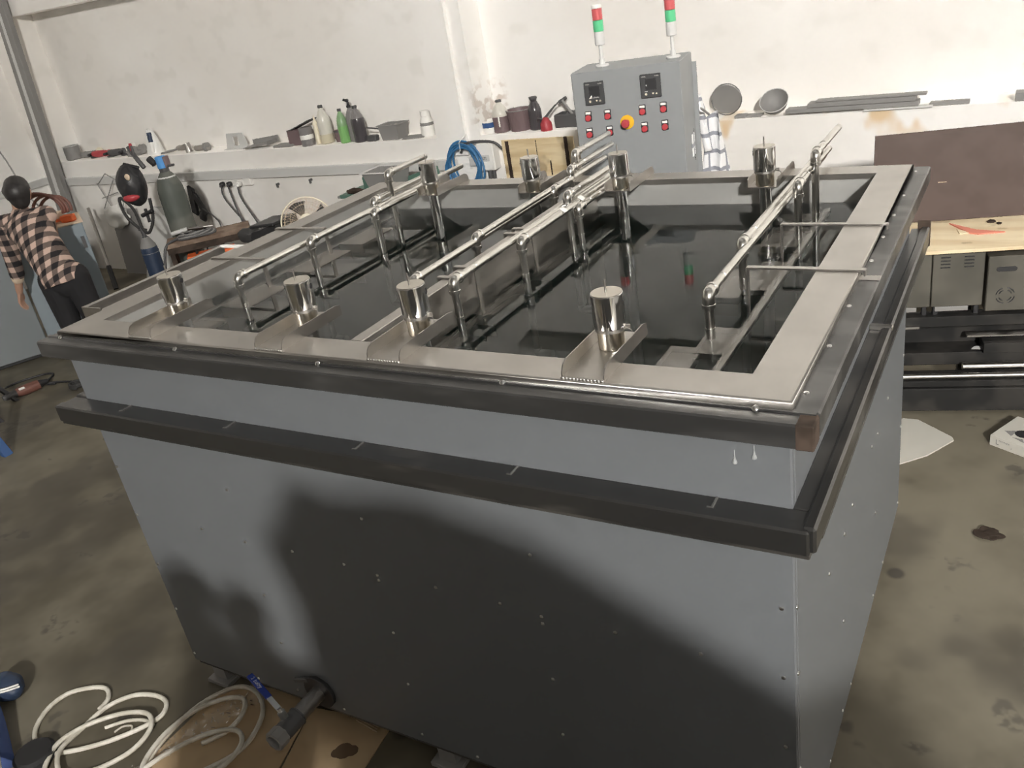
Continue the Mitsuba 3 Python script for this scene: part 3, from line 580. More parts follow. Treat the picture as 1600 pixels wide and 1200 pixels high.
tubi = m3.Manifold.hull_points(np.array([(sx*(.10 if z > .1 else .08)-4.445, 4.62+sy*(.08 if z > .1 else .065), L0+z) for sx in (-1, 1) for sy in (-1, 1) for z in (.01, .14)]))
k = thing('plastic_tub', 'open grey plastic tub of small parts on the ledge', 'tub'); put('body', tm(tub-tubi), 'mid_grey', k, smooth=False); put('lip', cat(bx(-4.56, -4.33, 4.53, 4.545, L0+.122, L0+.13), bx(-4.56, -4.33, 4.695, 4.71, L0+.122, L0+.13), bx(-4.56, -4.545, 4.53, 4.71, L0+.122, L0+.13), bx(-4.345, -4.33, 4.53, 4.71, L0+.122, L0+.13)), 'mid_grey', k); put('contents', cat(*[blob((-4.50+.03*i, 4.60+.03*(i % 3), L0+.10), (.022, .018, .02), i, .3, 1) for i in range(5)]), 'bare_steel', k, smooth=True)
single('putty_knife', obox(arr(-4.21, 4.58, L0+.012), arr(.10, .02, 0), arr(-.01, .04, .006), arr(0, 0, .003)), 'mid_grey', 'flat grey blade lying on the ledge left of the white bottle', 'blade')
k = thing('white_jar', 'white plastic bottle with a cap in the right corner of the ledge bay', 'bottle')
put('body', lathe([(0, 0), (.056, 0), (.06, .01), (.06, .05), (.057, .055), (.06, .06), (.058, .12), (.045, .15), (.036, .165), (0, .165)], (-4.10, 4.64, L0), 28), 'white', k); put('jar_cap', cyl((-4.10, 4.64, L0+.16), (-4.10, 4.64, L0+.21), .042, 24, .005), 'white', k); put('jar_print', lathe([(.0592, .09), (.0588, .115)], (-4.10, 4.64, L0), 28), 'mid_grey', k)

# middle bay
k = thing('paint_cup', 'small white cup with a blue band in the left corner of the middle ledge', 'cup')
put('body', lathe([(0, 0), (.052, 0), (.060, .10), (.056, .10), (.05, .01), (0, .01)], (-3.46, 4.60, L0), 28), 'white', k); put('blue_band', lathe([(.0572, .045), (.0604, .085)], (-3.46, 4.60, L0), 28), 'blue_paint', k)
put('stirrer', tube([(-3.45, 4.62, L0+.02), (-3.41, 4.66, L0+.17)], .006, 8), 'mid_grey', k)
k = bottle('clear bottle half filled with brown-purple liquid beside the paint cup', -3.345, 4.60, .25, .066, 'pet_clear', 'dark_grey', .5, 'purple'); put('white_strip', bx(-3.33, -3.318, 4.530, 4.534, L0+.05, L0+.13), 'white', k)
k = thing('bucket', 'dented purple-grey metal bucket on the middle ledge', 'bucket')
bu = man(lathe([(0, 0), (.082, 0), (.105, .16), (0, .16)], (-3.19, 4.64, L0), 32))-man(lathe([(0, .01), (.078, .01), (.101, .17), (0, .17)], (-3.19, 4.64, L0), 32)); put('body', tm(bu), 'purple', k); put('rim_ring', tube([(-3.19+.106*math.cos(a), 4.64+.106*math.sin(a), L0+.16) for a in np.arange(28)*math.pi/14], .004, 8, closed=True), 'mid_grey', k)
bottle('dark oil bottle right of the bucket on the middle ledge', -3.035, 4.61, .25, .052, 'dark_liquid', 'dark_grey', neck=.5)
k = thing('oil_can', 'small red oil can with a long thin spout', 'oil can')
put('body', lathe([(0, 0), (.045, 0), (.047, .01), (.044, .055), (.025, .085), (.016, .10), (0, .10)], (-2.915, 4.545, L0), 26), 'dull_red', k, label='red body'); put('spout', tube([(-2.915, 4.545, L0+.095), (-2.84, 4.57, L0+.17), (-2.80, 4.58, L0+.20)], [.012, .007, .004], 10), 'dark_grey', k); put('pump_lever', tube([(-2.93, 4.53, L0+.09), (-2.97, 4.52, L0+.10), (-2.98, 4.52, L0+.07)], .004, 8), 'dark_grey', k)
k = thing('parts_tray', 'long dark grey tray full of tools at the right of the oil can', 'tray'); put('body', tm(man(bx(-2.87, -2.50, 4.60, 4.75, L0, L0+.10, .006))-man(bx(-2.86, -2.51, 4.61, 4.74, L0+.01, L0+.12))), 'dark_grey', k); put('contents', cat(*[blob((-2.76+.05*i, 4.67, L0+.09), (.035, .04, .025), i, .35, 2) for i in range(5)]), 'dark_grey', k, smooth=True)
k = thing('hammer', 'hammer standing head up out of the dark tray', 'hammer'); put('handle', tube([(-2.72, 4.63, L0+.09), (-2.80, 4.64, L0+.20)], .011, 10), 'mid_grey', k); put('head', cat(cyl((-2.83, 4.64, L0+.185), (-2.77, 4.66, L0+.215), .014, 14, .003)), 'dark_grey', k)

# right bay
k = thing('metal_disc', 'grey round metal disc leaning on the wall right of the control cabinet', 'disc')
put('plate', cyl((-1.53, 4.66, L0+.11), (-1.53, 4.669, L0+.113), .108, 48, .001), 'mid_grey', k); put('edge_ring', tube([(-1.53+.106*math.cos(a), 4.66, L0+.11+.106*math.sin(a)) for a in np.arange(40)*math.pi/20], .003, 6, closed=True), 'dark_grey', k)
single('ledge_scrap', cat(bx(-1.44, -1.36, 4.52, 4.60, L0, L0+.02, .004), bx(-1.37, -1.26, 4.53, 4.62, L0, L0+.012, .002)), 'mid_grey', 'flat grey scraps on the ledge between the disc and the scoop', 'scrap')
sc_o = lathe([(0, -.0), (.04, .004), (.08, .03), (.095, .075), (.091, .075), (.075, .034), (.036, .010), (0, .006)], (0, 0, 0), 32)
M = np.eye(4); ca, sa = math.cos(.75), math.sin(.75); M[:3, :3] = [[1.0, 0, 0], [0, ca, -sa], [0, sa, ca]]; sc_o.apply_transform(M); sc_o.apply_translation((-1.175, 4.60, L0+.045))
k = thing('scoop', 'shallow grey metal bowl tipped towards the room on the right ledge', 'bowl'); put('bowl', sc_o, 'mid_grey', k, smooth=True); put('rim_ring', tube([(-1.175+.094*math.cos(a), 4.60+ca*.094*math.sin(a)-sa*.075, L0+.045+sa*.094*math.sin(a)+ca*.075) for a in np.arange(28)*math.pi/14], .003, 6, closed=True), 'light_grey', k)
for lab, x0, x1, y0, y1, z0, z1, m, tilt in [('long grey board lying at the bottom of the stack on the right ledge', -1.09, -.28, 4.50, 4.60, L0+.012, L0+.040, 'mid_grey', 0), ('grey board with a pale edge in the middle of the stack on the right ledge', -.95, -.30, 4.51, 4.61, L0+.041, L0+.068, 'mid_grey', 0), ('thin pointed grey strip on top of the stack on the right ledge', -.90, -.24, 4.53, 4.60, L0+.069, L0+.082, 'mid_grey', 0), ('pale grey offcut lying right of the stack on the ledge', -.60, -.20, 4.48, 4.55, L0+.0, L0+.011, 'light_grey', 0), ('short dark grey strip on the right ledge beyond the stack', -.22, .0, 4.52, 4.58, L0, L0+.022, 'mid_grey', 0), ('grey block at the far right end of the visible ledge', .24, .5, 4.50, 4.60, L0, L0+.05, 'mid_grey', 0)]:
    single('board_offcut', bx(x0, x1, y0, y1, z0, z1, .003), m, lab, 'board', 'offcuts on the right ledge')

# ------------------------------------------------------------------ checked shirt hanging behind the control cabinet
nn_ = 14; V = []
for i in range(nn_):
    t = i/(nn_-1); z = 1.60-.34*t
    for j in range(8):
        s = j/7; w = .10+.05*t
        V.append((-1.15+w*s+.012*math.sin(9*s+3*t), 2.93+.03*math.sin(11*s+4*t)+.02*s, z-.02*math.sin(5*s)))
F = [(i*8+j, i*8+j+1, (i+1)*8+j+1, (i+1)*8+j) for i in range(nn_-1) for j in range(7)]
V = np.array(V); F = np.array(F); F3 = np.vstack([F[:, [0, 1, 2]], F[:, [0, 2, 3]]]); th = V+arr(0, .006, 0)
k = thing('hanging_shirt', 'white shirt with dark checks hanging behind the control cabinet', 'shirt')
put('cloth', trimesh.Trimesh(np.vstack([V, th]), np.vstack([F3, F3[:, ::-1]+len(V)]), process=False), 'check_cloth', k, smooth=True)
put('peg', tube([(-1.09, 2.80, 1.66), (-1.10, 2.95, 1.60)], .006, 8), 'mid_grey', k)
put('sleeve', tube(spline([(-1.14, 2.95, 1.62), (-1.16, 2.94, 1.70), (-1.13, 2.93, 1.56), (-1.10, 2.91, 1.42)], 5), .022, 10), 'check_cloth', k, smooth=True)

# ------------------------------------------------------------------ against the back wall: hoses, box, plywood, sockets
k = thing('blue_hose', 'coil of blue air hose hanging against the back wall beside the pilaster', 'hose')
rng = np.random.default_rng(3)
for q in range(8):
    r = .155+.012*rng.standard_normal()*1.0+.006*q; cx, cz = -3.615+.012*rng.standard_normal(), 1.065-.006*q; pts = []
    for a in np.linspace(0, 2*math.pi, 40, endpoint=False):
        pts.append((cx+r*.86*math.cos(a)+.012*math.sin(3*a+q), 4.40-.007*q+.012*math.sin(2*a+1.7*q), cz+r*math.sin(a)+.01*math.sin(2*a+q)))
    put('loop', tube(pts, .0085, 8, closed=True), 'hose_blue', k, smooth=True)
put('tie', tube([(-3.61, 4.34, 1.18), (-3.605, 4.335, 1.25), (-3.60, 4.45, 1.29)], .003, 6), 'white', k)
k = thing('transformer_box', 'white control box with a dark plug hung on the wall beside the blue hose', 'box')
put('body', bx(-3.50, -3.345, 4.40, 4.50, 1.0, 1.215, .008), 'white', k); put('front_label', bx(-3.475, -3.385, 4.396, 4.4, 1.075, 1.125, .002), 'light_grey', k)
put('label_print', [text('lml1', .022, (-3.47, 4.3955, 1.09), (1, 0, 0), (0, 0, 1), .0006)], 'black', k, smooth=False); put('door_strip', bx(-3.375, -3.345, 4.392, 4.40, 1.02, 1.21, .003), 'white', k)
put('cable', tube(spline([(-3.66, 4.42, 1.15), (-3.60, 4.41, 1.22), (-3.46, 4.40, 1.235), (-3.33, 4.41, 1.22), (-3.27, 4.43, 1.16)], 6), .011, 8), 'dark_grey', k, smooth=True); put('gland', cyl((-3.42, 4.43, .92), (-3.42, 4.43, 1.0), .02, 14), 'dark_grey', k); put('gland', cyl((-3.38, 4.43, .93), (-3.38, 4.43, 1.0), .014, 14), 'dark_grey', k)
k = thing('plywood_board', 'stained yellow plywood board leaning against the wall under the middle ledge', 'board')
put('sheet', bx(-3.255, -2.63, 4.40, 4.418, .25, 1.232, .002), 'plywood', k)
put('batten', bx(-3.215, -3.19, 4.385, 4.40, .3, 1.225, .002), 'rusty', k, label='dark stained batten'); put('batten', bx(-2.70, -2.675, 4.385, 4.40, .3, 1.235, .002), 'rusty', k)
put('stain_gap', cat(bx(-2.845, -2.835, 4.397, 4.40, .95, 1.06), bx(-2.95, -2.946, 4.397, 4.40, .6, 1.22)), 'rusty', k)
k = thing('socket_strip', 'white wall sockets with three plugs above the bench', 'socket')
put('plate', bx(-6.60, -6.36, 4.47, 4.50, .93, 1.0, .004), 'white', k); put('junction_box', bx(-6.27, -6.17, 4.455, 4.50, .935, 1.01, .006), 'white', k)
for i, (x, m) in enumerate(((-6.56, 'black'), (-6.46, 'black'), (-6.33, 'white'))):
    p = put('plug', cat(cyl((x, 4.47, .955), (x, 4.425, .955), .026, 18, .006), cyl((x, 4.43, .955), (x, 4.42, .935), .014, 12)), m, k)
    tgt = [(-5.75, 4.1, .02), (-6.2, 4.15, .02), (-5.9, 4.3, .02)][i]
    put('cable', tube(spline([(x, 4.425, .93), (x+.02, 4.42, .8), ((x+tgt[0])/2+.05*i, 4.32, .45), tgt], 8), .008, 8), 'dark_grey', k, smooth=True)
for x, z in ((-5.85, .93), (-5.42, .96)): single('wall_hook', cat(cyl((x, 4.5, z), (x, 4.47, z), .012, 12), cyl((x, 4.475, z+.01), (x, 4.475, z-.03), .010, 10, .002)), 'dark_grey', 'small dark hook on the wall below the rail, %s' % ('left of two' if x < -5.6 else 'right of two'), 'hook')
k = thing('spring_clamp', 'black clamp tool hanging on the wall right of the gas cylinder', 'clamp')
put('jaw', cat(obox(arr(-7.06, 4.45, .80), arr(.035, 0, -.02), arr(0, .018, 0), arr(.02, 0, .14), .006), obox(arr(-6.97, 4.45, .76), arr(.025, 0, .012), arr(0, .018, 0), arr(-.05, 0, .11), .006)), 'black', k); put('grip', blob((-6.98, 4.45, .64), (.05, .03, .06), 3, .15, 2), 'black', k, smooth=True); put('cable', tube(spline([(-6.93, 4.43, .72), (-6.72, 4.40, .60), (-6.68, 4.35, .48), (-6.8, 4.25, .40), (-6.9, 4.2, .05)], 6), .007, 8), 'dark_grey', k, smooth=True)
k = thing('wire_rack_bag', 'white plastic bag bulging in a wire rack on the wall left of the gas cylinder', 'bag')
put('bag', blob((-8.30, 4.40, .66), (.18, .07, .13), 4, .35), 'bag_plastic', k, smooth=True, label='crumpled white plastic')
put('wire', [tube(p, .005, 6) for p in ([(-8.52, 4.45, 1.02), (-8.27, 4.40, .62)], [(-8.22, 4.45, 1.05), (-8.47, 4.40, .75)], [(-8.52, 4.45, 1.0), (-8.32, 4.45, 1.12), (-8.12, 4.45, 1.02)], [(-8.47, 4.42, .86), (-8.17, 4.42, .92)], [(-8.12, 4.45, 1.02), (-8.17, 4.4, .62)], [(-8.45, 4.42, .74), (-8.19, 4.42, .78)])], 'mid_grey', k)
single('galvanised_sheet', hull([(-8.45, 4.38, 0), (-8.45, 4.40, 0), (-8.5, 4.47, .72), (-8.5, 4.49, .72), (-7.95, 4.38, 0), (-7.95, 4.40, 0), (-8.05, 4.47, .72), (-8.05, 4.49, .72)]), 'mid_grey', 'dull grey sheet leaning on the wall left of the small blue cylinder', 'sheet', smooth=False)
single('galvanised_sheet', hull([(-8.0, 4.28, 0), (-8.0, 4.30, 0), (-7.72, 4.44, .75), (-7.72, 4.46, .75), (-7.3, 4.28, 0), (-7.3, 4.30, 0), (-7.42, 4.44, .72), (-7.42, 4.46, .72)]), 'light_grey', 'pale grey sheet leaning on the wall behind the small blue cylinder', 'sheet', smooth=False)
for (x0, x1), m, lab in (((-9.33, -9.02), 'mid_grey', 'dark grey bar leaning in the room corner, leftmost of the leaning bars'), ((-9.24, -8.97), 'light_grey', 'pale grey tube leaning in the room corner, middle of the leaning bars'), ((-9.16, -8.93), 'mid_grey', 'grey bar leaning beside the pale tube, rightmost of the leaning bars')):
    single('leaning_bar', obox(arr((x0+x1)/2, 4.42, 1.70), arr((x1-x0)/2, .02, 1.66), arr(.045, 0, -.005), arr(0, .03, 0), .004), m, lab, 'bar', smooth=False)
k = thing('leaning_rod', 'steel rod with a black lower end leaning behind the blue cabinet', 'rod'); put('tube', cyl((-8.20, 4.02, .22), (-8.62, 4.31, .78), .018, 16), 'bare_steel', k); put('sleeve', cyl((-8.05, 3.915, .0), (-8.20, 4.02, .22), .026, 14), 'black', k)
single('hanging_wire', tube(spline([(-7.75, 2.9, 2.2), (-7.56, 3.0, 1.68), (-7.41, 3.0, 1.30), (-7.16, 2.98, 1.10)], 5), .007, 8), 'mid_grey', 'thin cable running slanting down behind the man in the plaid shirt', 'cable', smooth=True)

# ------------------------------------------------------------------ gas cylinders, mask, bench
k = thing('gas_cylinder', 'large dark green gas cylinder with a blue taped valve', 'gas cylinder')
gx, gy = -6.25, 3.6
put('body', lathe([(0, 0), (.10, 0), (.115, .02), (.115, 1.10), (.108, 1.17), (.085, 1.24), (.055, 1.285), (.042, 1.30), (0, 1.30)], (gx, gy, 0), 40), 'cyl_green', k, smooth=40, label='dark green steel body')
put('neck', cyl((gx, gy, 1.29), (gx, gy, 1.35), .042, 24, .004), 'dark_grey', k); put('valve_wrap', cat(cyl((gx, gy, 1.33), (gx-.005, gy, 1.435), .046, 20, .006)), 'cap_blue', k, label='blue tape round the valve'); put('valve_cap', cyl((gx+.028, gy+.02, 1.335), (gx+.025, gy+.02, 1.43), .036, 20, .004), 'purple', k); put('spindle', cyl((gx+.04, gy, 1.345), (gx+.11, gy+.03, 1.35), .011, 10), 'dark_grey', k)
put('pressure_gauge', cat(cyl((gx-.07, gy-.02, 1.37), (gx-.12, gy-.03, 1.43), .028, 20, .004), cyl((gx-.03, gy, 1.38), (gx-.09, gy-.02, 1.40), .014, 12)), 'black', k); put('stamp', lathe([(.0725, 1.262), (.079, 1.250)], (gx, gy, 0), 40), 'light_grey', k)
k = thing('gas_cylinder', 'small slim blue gas cylinder with a dark shoulder beside the bench', 'gas cylinder')
gx, gy = -6.69, 3.5
put('body', lathe([(0, 0), (.07, 0), (.078, .015), (.078, .60), (.07, .65), (.045, .70), (.03, .73), (0, .73)], (gx, gy, 0), 30), 'navy', k, label='dark blue body'); put('shoulder', lathe([(.0785, .58), (.0705, .652), (.0455, .702), (.0305, .732)], (gx, gy, 0), 30), 'mid_grey', k); put('valve', cat(cyl((gx, gy, .73), (gx-.01, gy, .84), .02, 16, .003), cyl((gx-.05, gy, .80), (gx+.05, gy, .80), .012, 12)), 'dark_grey', k)
k = thing('gas_hose', 'black hose looping from the small cylinder up to the welding mask', 'hose'); put('hose', tube(spline([(-6.70, 3.48, .82), (-6.80, 3.46, .95), (-6.86, 3.5, 1.1), (-6.72, 3.5, 1.0), (-6.60, 3.44, .84), (-6.50, 3.42, .80), (-6.42, 3.45, .92), (-6.40, 3.47, 1.1)], 8), .014, 8), 'rubber', k, smooth=True); put('clip', cat(cyl((-6.50, 3.41, .96), (-6.36, 3.43, 1.0), .018, 12, .003), cyl((-6.44, 3.42, .90), (-6.44, 3.42, 1.02), .014, 12)), 'black', k)
k = thing('welding_mask', 'black welding mask with a red flash hanging beside the green cylinder', 'welding mask')
mk = man(blob((0, 0, 0), (.125, .12, .19), 2, .06, 4)); mk = mk-man(bx(-.2, .2, .02, .3, -.3, .3)); ms_ = tm(mk)
def place(m, at, rz=0, rx=0):
    m = m.copy(); m.apply_transform(trimesh.transformations.rotation_matrix(rx, (1, 0, 0))); m.apply_transform(trimesh.transformations.rotation_matrix(rz, (0, 0, 1))); m.apply_translation(at); return m
put('shell', place(ms_, (-6.53, 3.44, 1.23), .5), 'black', k, smooth=40); put('red_flash', place(blob((-.01, -.085, -.09), (.075, .045, .035), 1, .08, 2), (-6.53, 3.44, 1.23), .55), 'red', k, smooth=True, label='red flash on the chin'); put('headband', tube([(-6.61, 3.51, 1.35), (-6.53, 3.43, 1.42), (-6.43, 3.49, 1.37)], .014, 8), 'black', k, smooth=True); put('buckle', blob((-6.45, 3.36, 1.32), (.03, .015, .03), 2, .15, 2), 'tan', k, smooth=True)
k = thing('torch_set', 'dark torch handles sticking up beside the blue valve', 'torch'); put('handle', cat(tube([(-6.40, 3.52, 1.36), (-6.47, 3.52, 1.46), (-6.52, 3.52, 1.55)], .02, 10), tube([(-6.45, 3.50, 1.47), (-6.45, 3.50, 1.56)], .012, 8)), 'dark_grey', k, smooth=True); put('red_grip', tube([(-6.455, 3.50, 1.52), (-6.455, 3.50, 1.58)], .014, 8), 'dull_red', k)
k = thing('work_bench', 'low brown wooden bench with a steel frame by the gas cylinders', 'bench')
bd = arr(.686, .728, 0); bn = arr(-.728, .686, 0); b0 = arr(-6.04, 3.2, 0); bl = .72
def bp(s, t, z): return b0+bd*s+bn*t+arr(0, 0, z)
put('bench_top', obox(bp(bl/2, .14, .735), bd*bl/2, bn*.14, arr(0, 0, .018), .003), 'bench_wood', k)
for s in (.03, bl-.03):
    for t in (.03, .25): put('leg', obox(bp(s, t, .36), bd*.02, bn*.02, arr(0, 0, .36)), 'rusty', k)
put('apron', obox(bp(bl/2, .015, .69), bd*bl/2, bn*.008, arr(0, 0, .028)), 'rusty', k); put('shelf', obox(bp(bl/2, .14, .36), bd*bl/2, bn*.13, arr(0, 0, .012)), 'rusty', k)
k = thing('welding_machine', 'orange welding machine on the shelf under the bench', 'welding machine'); put('case', obox(bp(.34, .12, .49), bd*.21, bn*.075, arr(0, 0, .11), .008), 'orange', k); put('handle', tube(fillet([bp(.22, .12, .59), bp(.22, .12, .645), bp(.46, .12, .645), bp(.46, .12, .59)], .03), .011, 10), 'black', k, smooth=True); put('vent', [obox(bp(.26+.02*i, .044, .5), bd*.004, bn*.001, arr(0, 0, .03)) for i in range(3)], 'black', k)
single('paint_pot', lathe([(0, 0), (.06, 0), (.06, .12), (.055, .12), (.05, .01), (0, .01)], bp(.07, .13, .372), 22), 'dull_red', 'reddish pot on the bench shelf left of the welding machine', 'pot')
k = thing('welding_cable', 'coil of grey welding cable lying on the bench', 'cable')
for q in range(6):
    pts = [bp(.26, .14, .763+.006*q)+bd*(.17-.012*q)*math.cos(a)+bn*(.115-.006*q)*math.sin(a)+arr(0, 0, .006*math.sin(3*a+q)) for a in np.linspace(0, 2*math.pi, 40, endpoint=False)]
    put('loop', tube(pts, .0085, 8, closed=True), 'mid_grey' if q % 2 else 'dark_grey', k, smooth=True)
put('tail', tube(spline([bp(.1, .1, .77), bp(.0, .0, .74), bp(-.06, -.04, .55), bp(-.10, -.03, .3), bp(-.15, .0, .02)], 8), .012, 8), 'dark_grey', k, smooth=True)
k = thing('electrode_holder', 'bright electrode holder lying on the welding cable', 'clamp'); put('jaw', cat(tube([bp(.2, .17, .82), bp(.34, .13, .815)], [.012, .016], 10), tube([bp(.34, .13, .815), bp(.42, .12, .81)], .009, 8)), 'bare_steel', k); put('grip', tube([bp(.06, .2, .80), bp(.2, .17, .82)], .018, 12), 'light_grey', k)

# ------------------------------------------------------------------ fan and green chest behind the left rim
k = thing('fan', 'standing fan with a cream wire guard behind the left rim', 'fan')
fc = arr(-4.235, 3.11, .99); fd = arr(.62, -.60, .50); fd /= np.linalg.norm(fd); fu, fv, _ = frame_of(fd); FRr = .188
def ring(r, off, n=40): return [fc+fd*off+(fu*math.cos(a)+fv*math.sin(a))*r for a in np.linspace(0, 2*math.pi, n, endpoint=False)]
put('guard_rim', cat(tube(ring(FRr, 0, 48), .0055, 8, closed=True), tube(ring(FRr, -.006, 48), .005, 8, closed=True)), 'cream', k)
wires = []
for i in range(46):
    a = i*2*math.pi/46; e = fu*math.cos(a)+fv*math.sin(a)
    wires.append(tube([fc+fd*.055+e*.045, fc+fd*.052+e*.12, fc+fd*.03+e*.17, fc+e*FRr], .0013, 5)); wires.append(tube([fc-fd*.075+e*.05, fc-fd*.07+e*.12, fc-fd*.04+e*.175, fc+e*FRr], .0013, 5))
gk = put('guard', cat(*wires, *[tube(ring(r, o, 36), .0018, 5, closed=True) for r, o in ((.045, .055), (.12, .052), (.16, .037), (.05, -.075), (.12, -.07), (.168, -.045))]), 'tan', k, label='cream wire guard'); labels[gk]['kind'] = 'stuff'
put('hub_cap', cyl(fc+fd*.05, fc+fd*.06, .046, 24, .003), 'cream', k)
for b in range(4):
    a0 = b*math.pi/2+.3; V = []
    for i in range(6):
        r = .04+.135*i/5
        for s, o in ((-.42, -.03), (0, -.012), (.42, .012)):
            a = a0+s*(.6+.4*i/5); V.append(fc+fd*(o-.01)+(fu*math.cos(a)+fv*math.sin(a))*r)
    V = np.array(V); F = [(i*3+j, i*3+j+1, i*3+j+4, i*3+j+3) for i in range(5) for j in range(2)]; F = np.array(F); F3 = np.vstack([F[:, [0, 1, 2]], F[:, [0, 2, 3]]])
    put('blade', trimesh.Trimesh(np.vstack([V, V-fd*.003]), np.vstack([F3, F3[:, ::-1]+len(V)]), process=False), 'black', k, smooth=True)
put('motor', cyl(fc-fd*.07, fc-fd*.19, .065, 24, .02), 'black', k); put('pole', cyl((-4.335, 3.21, .02), (-4.335, 3.21, .92), .018, 16), 'black', k); put('base', cyl((-4.335, 3.21, 0), (-4.335, 3.21, .03), .2, 36, .01), 'black', k)
k = thing('black_machine', 'low black machine with a tapered hood left of the fan', 'machine'); put('housing', hull([(-5.0, 3.1, .0), (-4.55, 3.1, .0), (-5.0, 3.45, .0), (-4.55, 3.45, .0), (-4.93, 3.15, .88), (-4.62, 3.15, .955), (-4.93, 3.4, .88), (-4.62, 3.4, .955)]), 'black', k, smooth=False); put('hood', obox(arr(-4.73, 3.25, .955), arr(.13, 0, .012), arr(0, .14, 0), arr(0, 0, .012), .006), 'black', k); put('hose_stub', blob((-4.98, 3.2, .86), (.10, .08, .06), 4, .2, 2), 'rubber', k, smooth=True)
k = thing('green_bench', 'green steel bench with a low frame behind the back left corner of the tank', 'bench')
put('top', bx(-4.42, -3.66, 3.72, 4.02, .985, 1.015, .004), 'green', k); put('back_plate', hull([(-4.02, 3.99, 1.015), (-3.60, 3.99, 1.015), (-4.02, 4.01, 1.015), (-3.60, 4.01, 1.015), (-3.92, 4.01, 1.08), (-3.62, 3.99, 1.15), (-3.92, 3.99, 1.08), (-3.62, 4.01, 1.15)]), 'green', k, smooth=False)
for x in (-4.38, -3.70):
    for y in (3.76, 3.98): put('leg', bx(x-.02, x+.02, y-.02, y+.02, 0, .99), 'green', k)
put('post', bx(-4.27, -4.22, 3.86, 3.91, 1.015, 1.12, .003), 'green', k, label='short green post'); put('ledger', bx(-4.52, -4.40, 3.80, 3.95, .965, .985, .002), 'mid_grey', k)
k = thing('sink_basin', 'grey steel basin standing on the green bench', 'basin')
so = m3.Manifold.hull_points(np.array([(-4.03+sx*(.15 if z > .1 else .115), 3.88+sy*(.12 if z > .1 else .09), 1.02+z) for sx in (-1, 1) for sy in (-1, 1) for z in (0, .15)])); si_ = m3.Manifold.hull_points(np.array([(-4.03+sx*(.142 if z > .1 else .108), 3.88+sy*(.112 if z > .1 else .083), 1.02+z) for sx in (-1, 1) for sy in (-1, 1) for z in (.006, .16)]))
put('bowl', tm(so-si_), 'mid_grey', k, smooth=False); put('rim_flange', prism(sbox(-.17, -.14, .17, .14).buffer(-.02).buffer(.02).difference(sbox(-.142, -.112, .142, .112)), .005, (-4.03, 3.88, 1.168), (1, 0, 0), (0, 1, 0)), 'light_grey', k)
k = thing('rag_pile', 'dark oily bits lying on the green bench left of the basin', 'scraps'); put('pieces', cat(blob((-4.30, 3.78, 1.03), (.07, .04, .025), 2, .3, 2), blob((-4.2, 3.74, 1.027), (.05, .03, .02), 5, .3, 2), tube([(-4.36, 3.76, 1.025), (-4.2, 3.78, 1.035)], .01, 8)), 'rusty', k, smooth=True)

# ------------------------------------------------------------------ cabinets on the left and what stands on them
def slab_box(p0, p1, depth, z0, z1, b=.006):
    p0, p1 = arr(*p0), arr(*p1); d = p1-p0; n_ = arr(-d[1], d[0])/np.linalg.norm(d)
    c = (p0+p1)/2+n_*depth/2; return obox(arr(c[0], c[1], (z0+z1)/2), arr(d[0]/2, d[1]/2, 0), arr(n_[0]*depth/2, n_[1]*depth/2, 0), arr(0, 0, (z1-z0)/2), b)
k = thing('steel_cabinet', 'pale blue-grey steel cabinet with a dirty top, right of the man', 'cabinet')
put('body', slab_box((-6.77, 2.32), (-6.47, 2.81), .5, .04, 1.09), 'chest_blue', k); put('cabinet_top', slab_box((-6.775, 2.312), (-6.465, 2.818), .51, 1.09, 1.102, .002), 'tan', k); put('plinth', slab_box((-6.77, 2.36), (-6.50, 2.80), .44, 0, .04), 'black', k); put('hinge', obox(arr(-6.488, 2.777, .93), arr(.007, .012, 0), arr(.005, -.003, 0), arr(0, 0, .05)), 'dark_grey', k)
k = thing('steel_cabinet', 'grey-blue steel cabinet at the left edge, its wide face towards the tank', 'cabinet')
put('body', slab_box((-7.62, 1.32), (-7.03, 2.44), .5, .03, 1.02), 'chest_grey', k); put('cabinet_top', slab_box((-7.63, 1.31), (-7.02, 2.45), .51, 1.02, 1.04, .002), 'chest_blue', k); put('plinth', slab_box((-7.6, 1.36), (-7.06, 2.42), .46, 0, .03), 'black', k); put('door_gap', slab_box((-7.322, 1.8853), (-7.318, 1.8927), .001, .08, 1.0, 0), 'black', k)
k = thing('brown_hose', 'reddish brown hose coiled upright on the steel cabinet behind the man', 'hose')
for q in range(4):
    cc = arr(-6.85, 2.72, 1.19)+arr(.03*q, .03*q, 0.0)
    pts = [cc+arr(.834, .55, 0)*(.19-.02*q)*math.cos(a)+arr(0, 0, 1)*(.17-.018*q)*(math.sin(a)*.95+.1)+arr(.3, -.5, 0)*.03*math.sin(a+q) for a in np.linspace(-.25, math.pi+.25, 26)]
    put('loop', tube(pts, .013, 8), 'hose_brown', k, smooth=True)
single('carton', obox(arr(-6.80, 2.74, 1.145), arr(.10, .06, 0), arr(-.03, .05, 0), arr(0, 0, .042), .003), 'tan', 'flat tan carton lying inside the brown hose coil', 'carton')
single('orange_tool', cat(obox(arr(-6.62, 2.80, 1.13), arr(.045, .025, 0), arr(-.02, .035, 0), arr(0, 0, .028), .008), cyl((-6.66, 2.76, 1.13), (-6.72, 2.68, 1.125), .012, 10)), 'orange', 'small orange tool at the right edge of the cabinet top', 'tool')

